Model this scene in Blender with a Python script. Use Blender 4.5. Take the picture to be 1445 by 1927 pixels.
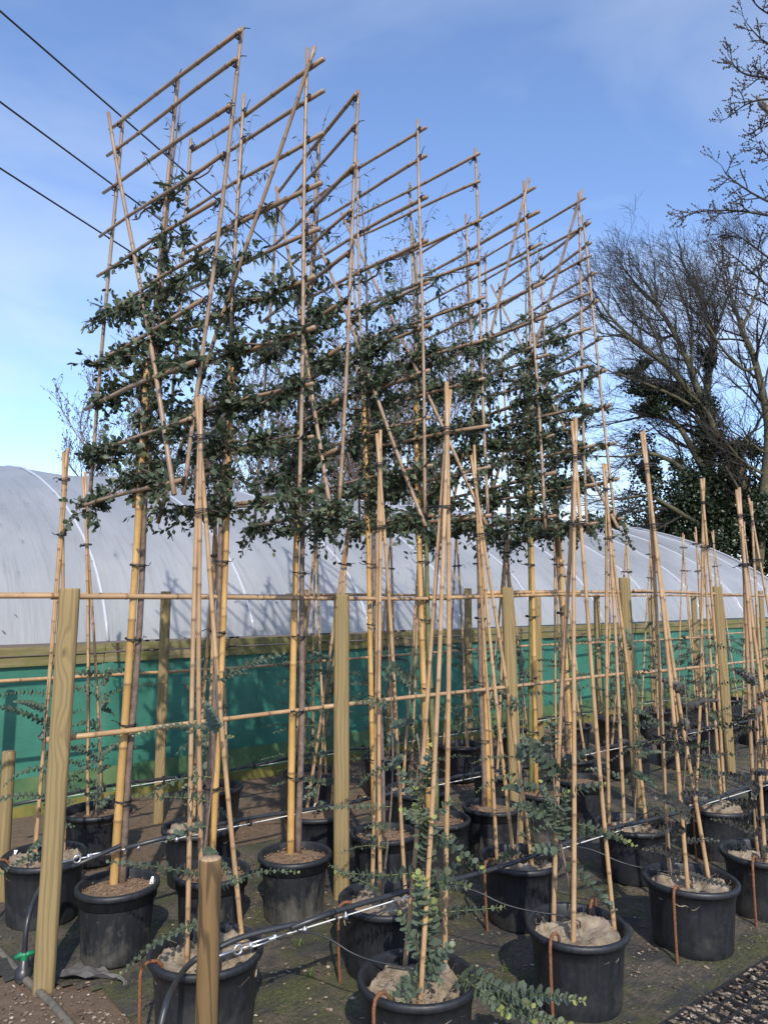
import bpy, math, random
import numpy as np
from mathutils import Vector, Matrix, noise as mnoise

for _o in list(bpy.data.objects):
    bpy.data.objects.remove(_o)
scene = bpy.context.scene
COL = scene.collection
rnd = random.Random(7)
nrng = np.random.default_rng(11)

# ------------------------------------------------------------------ camera
W0, H0 = 1445.0, 1927.0
FPX = 1400.0                  # focal length in photo pixels
YH = 1122.0                   # horizon row
EYE = 1.65
PITCH = math.atan((YH - H0 / 2) / FPX)
cam_d = bpy.data.cameras.new('camera')
cam_d.sensor_fit = 'VERTICAL'
cam_d.sensor_height = 24.0
cam_d.lens = 24.0 * FPX / H0
cam_d.clip_start = 0.05
cam_d.clip_end = 3000
cam_o = bpy.data.objects.new('camera', cam_d)
cam_o.location = (0, 0, EYE)
cam_o.rotation_euler = (math.pi / 2 + PITCH, 0, 0)
COL.objects.link(cam_o)
scene.camera = cam_o

# ------------------------------------------------------------------ world + sun
SUN_AZ = math.radians(171)    # compass-like: measured from +Y towards +X, the side the sun stands on
SUN_EL = math.radians(38)
world = bpy.data.worlds.new('World')
scene.world = world
world.use_nodes = True
wn = world.node_tree.nodes
wl = world.node_tree.links
wn.clear()
w_out = wn.new('ShaderNodeOutputWorld')
w_bg = wn.new('ShaderNodeBackground')
w_bg.inputs['Strength'].default_value = 0.15
w_sky = wn.new('ShaderNodeTexSky')
w_sky.sky_type = 'NISHITA'
w_sky.sun_disc = False
w_sky.sun_elevation = SUN_EL
w_sky.sun_rotation = SUN_AZ
w_sky.air_density = 1.0
w_sky.dust_density = 0.6
w_sky.ozone_density = 1.6
w_tc = wn.new('ShaderNodeTexCoord')
w_map = wn.new('ShaderNodeMapping')
w_map.inputs['Rotation'].default_value = (0.0, 0.45, 0.5)
w_map.inputs['Scale'].default_value = (1.1, 1.6, 3.4)
w_noise = wn.new('ShaderNodeTexNoise')
w_noise.inputs['Scale'].default_value = 1.7
w_noise.inputs['Detail'].default_value = 7
w_noise.inputs['Roughness'].default_value = 0.52
w_noise.inputs['Distortion'].default_value = 0.35
w_ramp = wn.new('ShaderNodeValToRGB')
w_ramp.color_ramp.elements[0].position = 0.38
w_ramp.color_ramp.elements[0].color = (0, 0, 0, 1)
w_ramp.color_ramp.elements[1].position = 0.78
w_ramp.color_ramp.elements[1].color = (1, 1, 1, 1)
w_sep = wn.new('ShaderNodeSeparateXYZ')
w_hz = wn.new('ShaderNodeMapRange')         # thin cloud thickens towards the horizon all round
w_hz.inputs['From Min'].default_value = 0.0
w_hz.inputs['From Max'].default_value = 0.62
w_hz.inputs['To Min'].default_value = 0.95
w_hz.inputs['To Max'].default_value = 0.32
w_mul = wn.new('ShaderNodeMath')
w_mul.operation = 'MULTIPLY'
w_mix = wn.new('ShaderNodeMixRGB')
w_mix.inputs['Color2'].default_value = (4.3, 4.65, 5.15, 1)
w_tint = wn.new('ShaderNodeMixRGB')
w_tint.blend_type = 'MULTIPLY'
w_tint.inputs['Fac'].default_value = 1.0
w_tint.inputs['Color2'].default_value = (0.95, 1.01, 1.16, 1)
wl.new(w_tc.outputs['Generated'], w_map.inputs['Vector'])
wl.new(w_map.outputs['Vector'], w_noise.inputs['Vector'])
wl.new(w_noise.outputs['Fac'], w_ramp.inputs['Fac'])
wl.new(w_tc.outputs['Generated'], w_sep.inputs['Vector'])
wl.new(w_sep.outputs['Z'], w_hz.inputs['Value'])
wl.new(w_ramp.outputs['Color'], w_mul.inputs[0])
wl.new(w_hz.outputs['Result'], w_mul.inputs[1])
wl.new(w_mul.outputs['Value'], w_mix.inputs['Fac'])
wl.new(w_sky.outputs['Color'], w_tint.inputs['Color1'])
wl.new(w_tint.outputs['Color'], w_mix.inputs['Color1'])
wl.new(w_mix.outputs['Color'], w_bg.inputs['Color'])
wl.new(w_bg.outputs['Background'], w_out.inputs['Surface'])

sun_d = bpy.data.lights.new('sun', 'SUN')
sun_d.energy = 3.0
sun_d.angle = math.radians(0.6)
sun_d.color = (1.0, 0.93, 0.82)
sun_o = bpy.data.objects.new('sun', sun_d)
to_sun = Vector((math.sin(SUN_AZ) * math.cos(SUN_EL), math.cos(SUN_AZ) * math.cos(SUN_EL), math.sin(SUN_EL)))
sun_o.rotation_euler = to_sun.to_track_quat('Z', 'Y').to_euler()
sun_o.location = (0, 0, 30)
COL.objects.link(sun_o)
vs = scene.view_settings
vs.view_transform = 'Standard'
vs.look = 'None'
vs.gamma = 1.0
vs.exposure = 0.62
vs.use_curve_mapping = False

# ------------------------------------------------------------------ photo pixel -> place
CP, SP = math.cos(PITCH), math.sin(PITCH)


def ray(x, y):
    a = (x - W0 / 2) / FPX
    b = -(y - H0 / 2) / FPX
    return np.array([a, CP - b * SP, SP + b * CP])


def at_height(x, y, z=0.0):
    r = ray(x, y)
    t = (z - EYE) / r[2]
    return np.array([0, 0, EYE]) + t * r


def at_depth(x, y, d):                       # d = distance along +Y
    r = ray(x, y)
    return np.array([0, 0, EYE]) + r * (d / r[1])


def on_plane(x, y, q, d):                    # vertical plane through ground point q along horizontal d
    r = ray(x, y)
    nn = np.array([d[1], -d[0]])
    t = (nn @ q[:2]) / (nn @ r[:2])
    return np.array([0, 0, EYE]) + t * r


U = ray(2500, YH)[:2]
U = U / np.linalg.norm(U)                    # along the rows, to the right and away
N_ = np.array([-U[1], U[0]])                 # across the rows, away from the camera


def RP(perp, s, z=0.0):
    p = N_ * perp + U * s
    return np.array([p[0], p[1], z])


def s_at(perp, x):                           # where photo column x meets the line at distance perp
    r = ray(x, YH)[:2]
    t, s = np.linalg.solve(np.array([r, -U]).T, N_ * perp)
    return s


# ------------------------------------------------------------------ mesh helpers
class MB:
    def __init__(self):
        self.v = []
        self.f = []
        self.a = []          # per-vertex float attribute "tint"
        self.n = 0

    def add(self, verts, faces, tint=0.0):
        verts = np.asarray(verts, dtype=float)
        o = self.n
        self.v.append(verts)
        self.n += len(verts)
        self.f.extend([tuple(i + o for i in f) for f in faces])
        t = np.asarray(tint, dtype=float)
        self.a.append(np.full(len(verts), t) if t.ndim == 0 else t)

    def tube(self, pts, rad, sides=8, cap=True, tint=0.0):
        pts = np.asarray(pts, dtype=float)
        k = len(pts)
        rad = np.full(k, rad) if np.ndim(rad) == 0 else np.asarray(rad)
        tan = np.gradient(pts, axis=0)
        tan /= np.linalg.norm(tan, axis=1)[:, None] + 1e-12
        ref = np.array([0.31, 0.17, 0.94]) if abs(tan[0][2]) < 0.9 else np.array([0.95, 0.3, 0.05])
        vs_ = []
        a1 = None
        ang = np.arange(sides) * 2 * math.pi / sides
        for i in range(k):
            t = tan[i]
            if a1 is None:
                a1 = np.cross(t, ref)
            else:
                a1 = a1 - t * (a1 @ t)
            a1 = a1 / (np.linalg.norm(a1) + 1e-12)
            b1 = np.cross(t, a1)
            vs_.append(pts[i] + rad[i] * (np.outer(np.cos(ang), a1) + np.outer(np.sin(ang), b1)))
        faces = []
        for i in range(k - 1):
            for j in range(sides):
                j2 = (j + 1) % sides
                faces.append((i * sides + j, i * sides + j2, (i + 1) * sides + j2, (i + 1) * sides + j))
        if cap:
            faces.append(tuple(reversed(range(sides))))
            faces.append(tuple((k - 1) * sides + j for j in range(sides)))
        tt = np.asarray(tint, dtype=float)
        if tt.ndim == 1 and len(tt) == k:
            tt = np.repeat(tt, sides)
        self.add(np.concatenate(vs_), faces, tt)

    def box(self, c, sx, sy, sz, ax=None, ay=None, az=None):
        c = np.asarray(c, float)
        ax = np.array([1, 0, 0.]) if ax is None else np.asarray(ax, float)
        ay = np.array([0, 1, 0.]) if ay is None else np.asarray(ay, float)
        az = np.array([0, 0, 1.]) if az is None else np.asarray(az, float)
        vv = []
        for k in (-.5, .5):
            for j in (-.5, .5):
                for i in (-.5, .5):
                    vv.append(c + ax * sx * i + ay * sy * j + az * sz * k)
        self.add(vv, [(0, 2, 3, 1), (4, 5, 7, 6), (0, 1, 5, 4), (2, 6, 7, 3), (0, 4, 6, 2), (1, 3, 7, 5)])

    def lathe(self, prof, c=(0, 0, 0), sides=40, wob=None):
        c = np.asarray(c, float)
        ang = np.arange(sides) * 2 * math.pi / sides
        vv = []
        for r, z in prof:
            rr = r if wob is None else r * (1 + wob(ang, z))
            vv.append(np.stack([np.cos(ang) * rr, np.sin(ang) * rr, np.full(sides, z)], 1) + c)
        fs = []
        for i in range(len(prof) - 1):
            for j in range(sides):
                j2 = (j + 1) % sides
                fs.append((i * sides + j, i * sides + j2, (i + 1) * sides + j2, (i + 1) * sides + j))
        self.add(np.concatenate(vv), fs)

    def mesh(self, name, mat, smooth=True):
        me = bpy.data.meshes.new(name)
        if self.n:
            me.from_pydata(np.concatenate(self.v).tolist(), [], self.f)
            at = me.attributes.new('tint', 'FLOAT', 'POINT')
            at.data.foreach_set('value', np.concatenate(self.a).astype(np.float32))
            if smooth:
                me.polygons.foreach_set('use_smooth', [True] * len(me.polygons))
        me.materials.append(mat)
        me.update()
        return me

    def build(self, name, mat, parent=None, smooth=True, loc=None):
        return link(name, self.mesh(name, mat, smooth), parent, loc)


def link(name, me, parent=None, loc=None):
    o = bpy.data.objects.new(name, me)
    COL.objects.link(o)
    if loc is not None:
        o.location = loc
    if parent is not None:
        o.parent = parent
    return o


def tag(o, label, cat, group=None, kind=None):
    if label:
        o['label'] = label
        o['category'] = cat
    if group:
        o['group'] = group
    if kind:
        o['kind'] = kind
    return o


def thing(name, label, cat, group=None, loc=(0, 0, 0), rz=0.0):
    o = bpy.data.objects.new(name, None)
    o.empty_display_size = 0.1
    COL.objects.link(o)
    o.location = loc
    o.rotation_euler = (0, 0, rz)
    return tag(o, label, cat, group)


def copy_tree(root, loc, rz, label, group=None):
    def cp(o, par):
        c = o.copy()
        COL.objects.link(c)
        c.parent = par
        for ch in o.children:
            cp(ch, c)
        return c
    r = cp(root, None)
    r.location = loc
    r.rotation_euler = (0, 0, rz)
    r['label'] = label
    if group:
        r['group'] = group
    return r


ORD = ['first', 'second', 'third', 'fourth', 'fifth', 'sixth', 'seventh', 'eighth', 'ninth', 'tenth', 'eleventh',
       'twelfth', 'thirteenth', 'fourteenth', 'fifteenth']


def basis(d, up=None):
    d = np.asarray(d, float)
    d = d / np.linalg.norm(d)
    r = np.array([0, 0, 1.0]) if abs(d[2]) < 0.95 else np.array([1.0, 0, 0])
    a = np.cross(d, r)
    a /= np.linalg.norm(a)
    return d, a, np.cross(d, a)


# ------------------------------------------------------------------ materials
def newmat(name):
    m = bpy.data.materials.new(name)
    m.use_nodes = True
    nt = m.node_tree
    return m, nt, nt.nodes['Principled BSDF']


class NT:
    """tiny node helper"""
    def __init__(self, nt):
        self.nt = nt

    def n(self, t, **kw):
        nd = self.nt.nodes.new(t)
        for k, v in kw.items():
            if k in nd.inputs:
                nd.inputs[k].default_value = v
            else:
                setattr(nd, k, v)
        return nd

    def l(self, a, b):
        self.nt.links.new(a, b)

    def coords(self, kind='Object', scale=(1, 1, 1), rot=(0, 0, 0)):
        tc = self.n('ShaderNodeTexCoord')
        mp = self.n('ShaderNodeMapping')
        mp.inputs['Scale'].default_value = scale
        mp.inputs['Rotation'].default_value = rot
        self.l(tc.outputs[kind], mp.inputs['Vector'])
        return mp.outputs['Vector']

    def noise(self, vec, scale, detail=5, rough=0.55, dist=0.0):
        nd = self.n('ShaderNodeTexNoise')
        nd.inputs['Scale'].default_value = scale
        nd.inputs['Detail'].default_value = detail
        nd.inputs['Roughness'].default_value = rough
        nd.inputs['Distortion'].default_value = dist
        if vec is not None:
            self.l(vec, nd.inputs['Vector'])
        return nd.outputs['Fac']

    def ramp(self, fac, stops):
        r = self.n('ShaderNodeValToRGB')
        e = r.color_ramp.elements
        while len(e) < len(stops):
            e.new(0.5)
        for i, (p, c) in enumerate(stops):
            e[i].position = p
            e[i].color = (*c, 1) if len(c) == 3 else c
        self.l(fac, r.inputs['Fac'])
        return r.outputs['Color']

    def mix(self, fac, a, b, mode='MIX'):
        m = self.n('ShaderNodeMixRGB')
        m.blend_type = mode
        for s, v in (('Fac', fac), ('Color1', a), ('Color2', b)):
            if isinstance(v, (int, float)):
                m.inputs[s].default_value = v
            elif isinstance(v, tuple):
                m.inputs[s].default_value = (*v, 1) if len(v) == 3 else v
            else:
                self.l(v, m.inputs[s])
        return m.outputs['Color']

    def math(self, op, a, b=0.0):
        m = self.n('ShaderNodeMath')
        m.operation = op
        for i, v in enumerate((a, b)):
            if isinstance(v, (int, float)):
                m.inputs[i].default_value = v
            else:
                self.l(v, m.inputs[i])
        return m.outputs['Value']

    def attr(self, name='tint'):
        a = self.n('ShaderNodeAttribute')
        a.attribute_name = name
        return a.outputs['Fac']

    def orand(self):
        return self.n('ShaderNodeObjectInfo').outputs['Random']

    def bump(self, height, strength, dist, bsdf):
        b = self.n('ShaderNodeBump')
        b.inputs['Strength'].default_value = strength
        b.inputs['Distance'].default_value = dist
        self.l(height, b.inputs['Height'])
        self.l(b.outputs['Normal'], bsdf.inputs['Normal'])


M = {}


def mat_bamboo(name, c_lo, c_hi, c_grey):
    m, nt, b = newmat(name)
    g = NT(nt)
    v = g.coords('Object', (1, 1, 1))
    n1 = g.noise(v, 9, 4)
    n2 = g.noise(v, 70, 4, 0.7)
    base = g.ramp(n1, [(0.3, c_lo), (0.7, c_hi)])
    base = g.mix(g.orand(), base, g.mix(0.42, base, c_grey))
    base = g.mix(g.ramp(n2, [(0.58, (0, 0, 0)), (0.82, (.6, .6, .6))]), base, (0.17, 0.10, 0.05))
    n3 = g.noise(g.coords('Object', (9, 9, 1.6)), 4, 6, .7)
    base = g.mix(g.ramp(n3, [(0.54, (0, 0, 0)), (0.74, (.6, .6, .6))]), base, (0.16, 0.115, 0.065))
    base = g.mix(g.attr(), base, (0.10, 0.055, 0.03))
    g.l(base, b.inputs['Base Color'])
    b.inputs['Roughness'].default_value = 0.42
    g.bump(n2, 0.15, 0.004, b)
    return m


M['cane'] = mat_bamboo('bamboo_cane', (0.34, 0.205, 0.10), (0.50, 0.325, 0.165), (0.30, 0.205, 0.14))
M['pole'] = mat_bamboo('bamboo_pole', (0.38, 0.205, 0.058), (0.54, 0.33, 0.108), (0.40, 0.26, 0.11))
M['frame_cane'] = mat_bamboo('bamboo_frame', (0.235, 0.152, 0.092), (0.37, 0.255, 0.16), (0.23, 0.165, 0.125))


def mat_post(name, c1, c2, c3, bands=300.0, swirl=30.0):
    m, nt, b = newmat(name)
    g = NT(nt)
    tc = g.n('ShaderNodeTexCoord')
    oi = g.n('ShaderNodeObjectInfo')
    addv = g.n('ShaderNodeVectorMath')
    addv.operation = 'ADD'
    g.l(tc.outputs['Object'], addv.inputs[0])
    cmb = g.n('ShaderNodeCombineXYZ')
    g.l(g.math('MULTIPLY', oi.outputs['Random'], 7.0), cmb.inputs['Z'])
    g.l(cmb.outputs['Vector'], addv.inputs[1])
    mp = g.n('ShaderNodeMapping')
    mp.inputs['Scale'].default_value = (9, 9, 1.1)
    g.l(addv.outputs['Vector'], mp.inputs['Vector'])
    low = g.noise(mp.outputs['Vector'], 1.0, 2, 0.5, 0.3)
    vo = g.n('ShaderNodeTexVoronoi')                     # knots
    mp2 = g.n('ShaderNodeMapping')
    mp2.inputs['Scale'].default_value = (7, 7, 2.6)
    g.l(addv.outputs['Vector'], mp2.inputs['Vector'])
    g.l(mp2.outputs['Vector'], vo.inputs['Vector'])
    vo.inputs['Scale'].default_value = 1.0
    knot = g.n('ShaderNodeMapRange')
    knot.inputs['From Min'].default_value = 0.0
    knot.inputs['From Max'].default_value = 0.34
    knot.inputs['To Min'].default_value = 1.0
    knot.inputs['To Max'].default_value = 0.0
    g.l(vo.outputs['Distance'], knot.inputs['Value'])
    sepx = g.n('ShaderNodeSeparateXYZ')
    g.l(tc.outputs['Object'], sepx.inputs['Vector'])
    ph = g.math('ADD', g.math('MULTIPLY', low, swirl), g.math('MULTIPLY', knot.outputs['Result'], 9.0))
    ph = g.math('ADD', ph, g.math('MULTIPLY', g.math('ADD', sepx.outputs['X'], g.math('MULTIPLY', sepx.outputs['Y'], .4)), bands))
    ring = g.math('MULTIPLY_ADD', g.math('SINE', ph), 0.5)
    ring.node.inputs[2].default_value = 0.5
    base = g.ramp(ring, [(0.05, c1), (0.55, c2), (1.0, c2)])
    stain = g.noise(mp.outputs['Vector'], 0.9, 5, 0.6)
    base = g.mix(g.ramp(stain, [(0.40, (0, 0, 0)), (0.70, (.8, .8, .8))]), base, c3)
    base = g.mix(g.ramp(knot.outputs['Result'], [(0.78, (0, 0, 0)), (0.95, (.8, .8, .8))]), base, (0.09, 0.05, 0.025))
    fib = g.noise(g.coords('Object', (90, 90, 2.0)), 3, 5, 0.65)
    base = g.mix(g.ramp(fib, [(0.52, (0, 0, 0)), (0.75, (.55, .55, .55))]), base, (0.10, 0.075, 0.035))
    g.l(base, b.inputs['Base Color'])
    b.inputs['Roughness'].default_value = 0.85
    g.bump(g.mix(0.5, ring, fib), 0.35, 0.003, b)
    return m


M['post'] = mat_post('post_wood', (0.195, 0.136, 0.062), (0.275, 0.200, 0.090), (0.185, 0.145, 0.066))
M['post_old'] = mat_post('post_wood_old', (0.060, 0.032, 0.014), (0.185, 0.108, 0.042), (0.105, 0.072, 0.030), 70.0, 60.0)
M['endgrain'] = mat_post('end_grain', (0.33, 0.22, 0.12), (0.42, 0.29, 0.17), (0.28, 0.2, 0.11))


def mat_plain(name, col, rough=0.6, metal=0.0, nscale=None, c2=None, bump=0.0):
    m, nt, b = newmat(name)
    g = NT(nt)
    b.inputs['Roughness'].default_value = rough
    b.inputs['Metallic'].default_value = metal
    if nscale:
        n1 = g.noise(g.coords('Object'), nscale, 6, 0.62)
        g.l(g.ramp(n1, [(0.32, col), (0.7, c2 or col)]), b.inputs['Base Color'])
        if bump:
            g.bump(n1, bump, 0.01, b)
    else:
        b.inputs['Base Color'].default_value = (*col, 1)
    return m


def mat_pot(name, dust):
    m, nt, b = newmat(name)
    g = NT(nt)
    v = g.coords('Object')
    n1 = g.noise(v, 5.5, 7, 0.68, 0.6)
    n2 = g.noise(g.coords('Object', (18, 18, 3)), 3, 5, 0.6)
    sep = g.n('ShaderNodeSeparateXYZ')
    g.l(v, sep.inputs['Vector'])
    low = g.n('ShaderNodeMapRange')
    low.inputs['From Min'].default_value = 0.0
    low.inputs['From Max'].default_value = 0.26
    low.inputs['To Min'].default_value = 0.14
    low.inputs['To Max'].default_value = -0.12
    g.l(sep.outputs['Z'], low.inputs['Value'])
    if dust > .5:
        n1 = g.math('ADD', g.math('MULTIPLY', n1, .75), g.math('MULTIPLY', g.noise(g.coords('Object', (26, 26, 4)), 2, 6, .7), .32))
    f = g.math('ADD', n1, low.outputs['Result'])
    f = g.math('ADD', f, g.math('MULTIPLY', g.math('SUBTRACT', g.orand(), 0.5), 0.16))
    f = g.ramp(f, [(0.55, (0, 0, 0)), (0.80, (dust, dust, dust))])
    base = g.mix(f, g.ramp(n2, [(0.3, (0.008, 0.009, 0.012)), (0.75, (0.020, 0.022, 0.026))]), (0.12, 0.112, 0.095))
    g.l(base, b.inputs['Base Color'])
    n6 = g.noise(v, 34, 7, .72)
    base = g.mix(g.ramp(n6, [(0.60, (0, 0, 0)), (0.72, (dust * .5,) * 3)]), base, (0.15, 0.135, 0.11))
    g.l(base, b.inputs['Base Color'])
    g.l(g.ramp(n6, [(0.3, (.36, .36, .36)), (0.7, (.62, .62, .62))]), b.inputs['Roughness'])
    g.bump(n2, 0.12, 0.003, b)
    return m


M['pot'] = mat_pot('black_plastic', 0.30)
M['pot_dusty'] = mat_pot('dusty_black_plastic', 0.95)
M['compost'] = mat_plain('compost', (0.10, 0.060, 0.035), 0.95, 0, 60, (0.28, 0.185, 0.11), 0.9)
M['tie'] = mat_plain('black_rubber', (0.012, 0.012, 0.013), 0.5)
M['hose'] = mat_plain('black_hose', (0.020, 0.022, 0.026), 0.38, 0, 25, (0.035, 0.036, 0.04))
M['steel'] = mat_plain('galvanised_steel', (0.55, 0.56, 0.58), 0.38, 0.9, 40, (0.72, 0.73, 0.75))
M['white_plastic'] = mat_plain('white_plastic', (0.75, 0.75, 0.73), 0.5)
M['rust'] = mat_plain('rust', (0.11, 0.042, 0.018), 0.9, 0.0, 90, (0.25, 0.105, 0.045), 0.5)
M['bark'] = mat_plain('young_bark', (0.085, 0.060, 0.048), 0.7, 0, 26, (0.215, 0.155, 0.120), 0.4)
M['bark_green'] = mat_plain('green_bark', (0.075, 0.085, 0.030), 0.6, 0, 26, (0.16, 0.165, 0.07), 0.3)
M['tree_bark'] = mat_plain('tree_bark', (0.052, 0.047, 0.030), 0.95, 0, 3, (0.125, 0.115, 0.062), 0.6)
M['twig'] = mat_plain('twig_bark', (0.022, 0.020, 0.017), 0.9, 0, 5, (0.045, 0.039, 0.031))
M['red_twig'] = mat_plain('reddish_twig', (0.105, 0.075, 0.060), 0.9, 0, 5, (0.17, 0.125, 0.10))
M['bud'] = mat_plain('bud', (0.050, 0.036, 0.030), 0.8, 0, 9, (0.095, 0.065, 0.052))
M['bird'] = mat_plain('feathers', (0.12, 0.115, 0.11), 0.8, 0, 40, (0.22, 0.20, 0.18))


def mat_leaf(name, c1, c2, c3, rough=0.5, trans=0.25):
    m, nt, b = newmat(name)
    g = NT(nt)
    t = g.attr()
    base = g.ramp(t, [(0.0, c1), (0.75, c2), (1.0, c3)])
    n1 = g.noise(g.coords('Object'), 45, 3)
    base = g.mix(g.ramp(n1, [(0.4, (0, 0, 0)), (0.8, (.3, .3, .3))]), base, c2)
    g.l(base, b.inputs['Base Color'])
    b.inputs['Roughness'].default_value = rough
    tr = g.n('ShaderNodeBsdfTranslucent')
    g.l(base, tr.inputs['Color'])
    mx = g.n('ShaderNodeMixShader')
    mx.inputs['Fac'].default_value = trans
    g.l(b.outputs['BSDF'], mx.inputs[1])
    g.l(tr.outputs['BSDF'], mx.inputs[2])
    out = nt.nodes['Material Output']
    g.l(mx.outputs['Shader'], out.inputs['Surface'])
    return m


M['leaf'] = mat_leaf('eucalyptus_leaf', (0.032, 0.052, 0.030), (0.080, 0.112, 0.062), (0.150, 0.170, 0.070), 0.5)
M['blue_leaf'] = mat_leaf('glaucous_leaf', (0.066, 0.095, 0.070), (0.145, 0.185, 0.130), (0.30, 0.33, 0.10), 0.55)
M['purple_leaf'] = mat_leaf('purplish_leaf', (0.055, 0.040, 0.042), (0.10, 0.105, 0.095), (0.16, 0.17, 0.13), 0.55)
M['ivy'] = mat_leaf('ivy_leaf', (0.010, 0.018, 0.008), (0.026, 0.044, 0.016), (0.05, 0.075, 0.03), 0.4, 0.1)
M['grass'] = mat_leaf('grass_blade', (0.07, 0.11, 0.025), (0.13, 0.19, 0.05), (0.22, 0.25, 0.09), 0.6)


def mat_burlap():
    m, nt, b = newmat('burlap')
    g = NT(nt)
    v = g.coords('Object')
    n1 = g.noise(v, 14, 5, 0.6)
    wv = []
    for d in ('X', 'Y'):
        w = g.n('ShaderNodeTexWave')
        w.bands_direction = d
        w.inputs['Scale'].default_value = 140
        w.inputs['Distortion'].default_value = 1.2
        g.l(v, w.inputs['Vector'])
        wv.append(w.outputs['Fac'])
    weave = g.mix(0.5, wv[0], wv[1])
    base = g.ramp(n1, [(0.28, (0.11, 0.082, 0.055)), (0.48, (0.30, 0.24, 0.17)), (0.72, (0.50, 0.42, 0.32))])
    base = g.mix(g.ramp(weave, [(0.3, (.5, .5, .5)), (0.6, (0, 0, 0))]), base, (0.15, 0.11, 0.075))
    g.l(base, b.inputs['Base Color'])
    b.inputs['Roughness'].default_value = 0.95
    g.bump(weave, 0.6, 0.003, b)
    return m


M['burlap'] = mat_burlap()


def mat_film():
    m, nt, b = newmat('polythene_film')
    g = NT(nt)
    # object X runs along the tunnel, Y across it, Z up
    n1 = g.noise(g.coords('Object', (0.9, 0.5, 0.5)), 1.6, 5, 0.6)
    n2 = g.noise(g.coords('Object', (9, 0.7, 0.7)), 1.5, 6, 0.65, 0.4)
    n3 = g.noise(g.coords('Object'), 26, 6, 0.7)
    base = g.ramp(n1, [(0.3, (0.41, 0.43, 0.455)), (0.7, (0.56, 0.575, 0.59))])
    base = g.mix(g.ramp(n2, [(0.52, (0, 0, 0)), (0.76, (.7, .7, .7))]), base, (0.31, 0.325, 0.34))
    base = g.mix(g.ramp(n3, [(0.60, (0, 0, 0)), (0.80, (.5, .5, .5))]), base, (0.25, 0.26, 0.25))
    g.l(base, b.inputs['Base Color'])
    b.inputs['Roughness'].default_value = 0.33
    b.inputs['Specular IOR Level'].default_value = 0.45
    tr = g.n('ShaderNodeBsdfTranslucent')
    g.l(base, tr.inputs['Color'])
    mx = g.n('ShaderNodeMixShader')
    mx.inputs['Fac'].default_value = 0.42
    g.l(b.outputs['BSDF'], mx.inputs[1])
    g.l(tr.outputs['BSDF'], mx.inputs[2])
    g.l(mx.outputs['Shader'], nt.nodes['Material Output'].inputs['Surface'])
    g.bump(n2, 0.22, 0.05, b)
    return m


M['film'] = mat_film()


def mat_net():
    m, nt, b = newmat('green_netting')
    g = NT(nt)
    n1 = g.noise(g.coords('Object', (1, 1, 1)), 2.2, 5, 0.6)
    n2 = g.noise(g.coords('Object', (3, 3, 60)), 2, 4, 0.6)
    base = g.ramp(n1, [(0.3, (0.022, 0.112, 0.080)), (0.72, (0.050, 0.205, 0.145))])
    base = g.mix(g.ramp(n2, [(0.5, (0, 0, 0)), (0.8, (.35, .35, .35))]), base, (0.05, 0.24, 0.19))
    g.l(base, b.inputs['Base Color'])
    b.inputs['Roughness'].default_value = 0.5
    g.bump(n2, 0.2, 0.01, b)
    return m


M['net'] = mat_net()
M['net_skirt'] = mat_plain('green_skirt', (0.035, 0.11, 0.055), 0.45, 0, 4, (0.13, 0.20, 0.085), 0.2)
M['hoop'] = mat_plain('film_over_hoop', (0.44, 0.46, 0.50), 0.13)


def mat_moss_board():
    m, nt, b = newmat('mossy_board')
    g = NT(nt)
    fib = g.noise(g.coords('Object', (1, 12, 12)), 3, 5, 0.6)
    ms = g.noise(g.coords('Object', (1.0, 3, 3)), 4, 6, 0.7)
    base = g.ramp(fib, [(0.3, (0.13, 0.095, 0.05)), (0.7, (0.26, 0.21, 0.12))])
    base = g.mix(g.ramp(ms, [(0.4, (0, 0, 0)), (0.62, (.85, .85, .85))]), base, (0.115, 0.135, 0.025))
    g.l(base, b.inputs['Base Color'])
    b.inputs['Roughness'].default_value = 0.95
    g.bump(ms, 0.5, 0.02, b)
    return m


M['moss_board'] = mat_moss_board()
M['yellow_board'] = mat_plain('algae_board', (0.085, 0.085, 0.020), 0.9, 0, 6, (0.23, 0.205, 0.05), 0.3)


def mat_soil():
    m, nt, b = newmat('soil')
    g = NT(nt)
    v = g.coords('Object')
    n1 = g.noise(v, 1.3, 6, 0.62)
    n2 = g.noise(v, 22, 8, 0.7)
    n3 = g.noise(v, 120, 4, 0.7)
    base = g.ramp(n2, [(0.3, (0.080, 0.050, 0.031)), (0.7, (0.215, 0.140, 0.088))])
    base = g.mix(g.ramp(n1, [(0.42, (0, 0, 0)), (0.68, (.7, .7, .7))]), base, (0.125, 0.10, 0.07))
    base = g.mix(g.ramp(n3, [(0.66, (0, 0, 0)), (0.76, (.7, .7, .7))]), base, (0.30, 0.25, 0.19))
    g.l(base, b.inputs['Base Color'])
    b.inputs['Roughness'].default_value = 0.95
    g.bump(g.mix(0.5, n2, n3), 0.8, 0.02, b)
    return m


M['soil'] = mat_soil()


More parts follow.
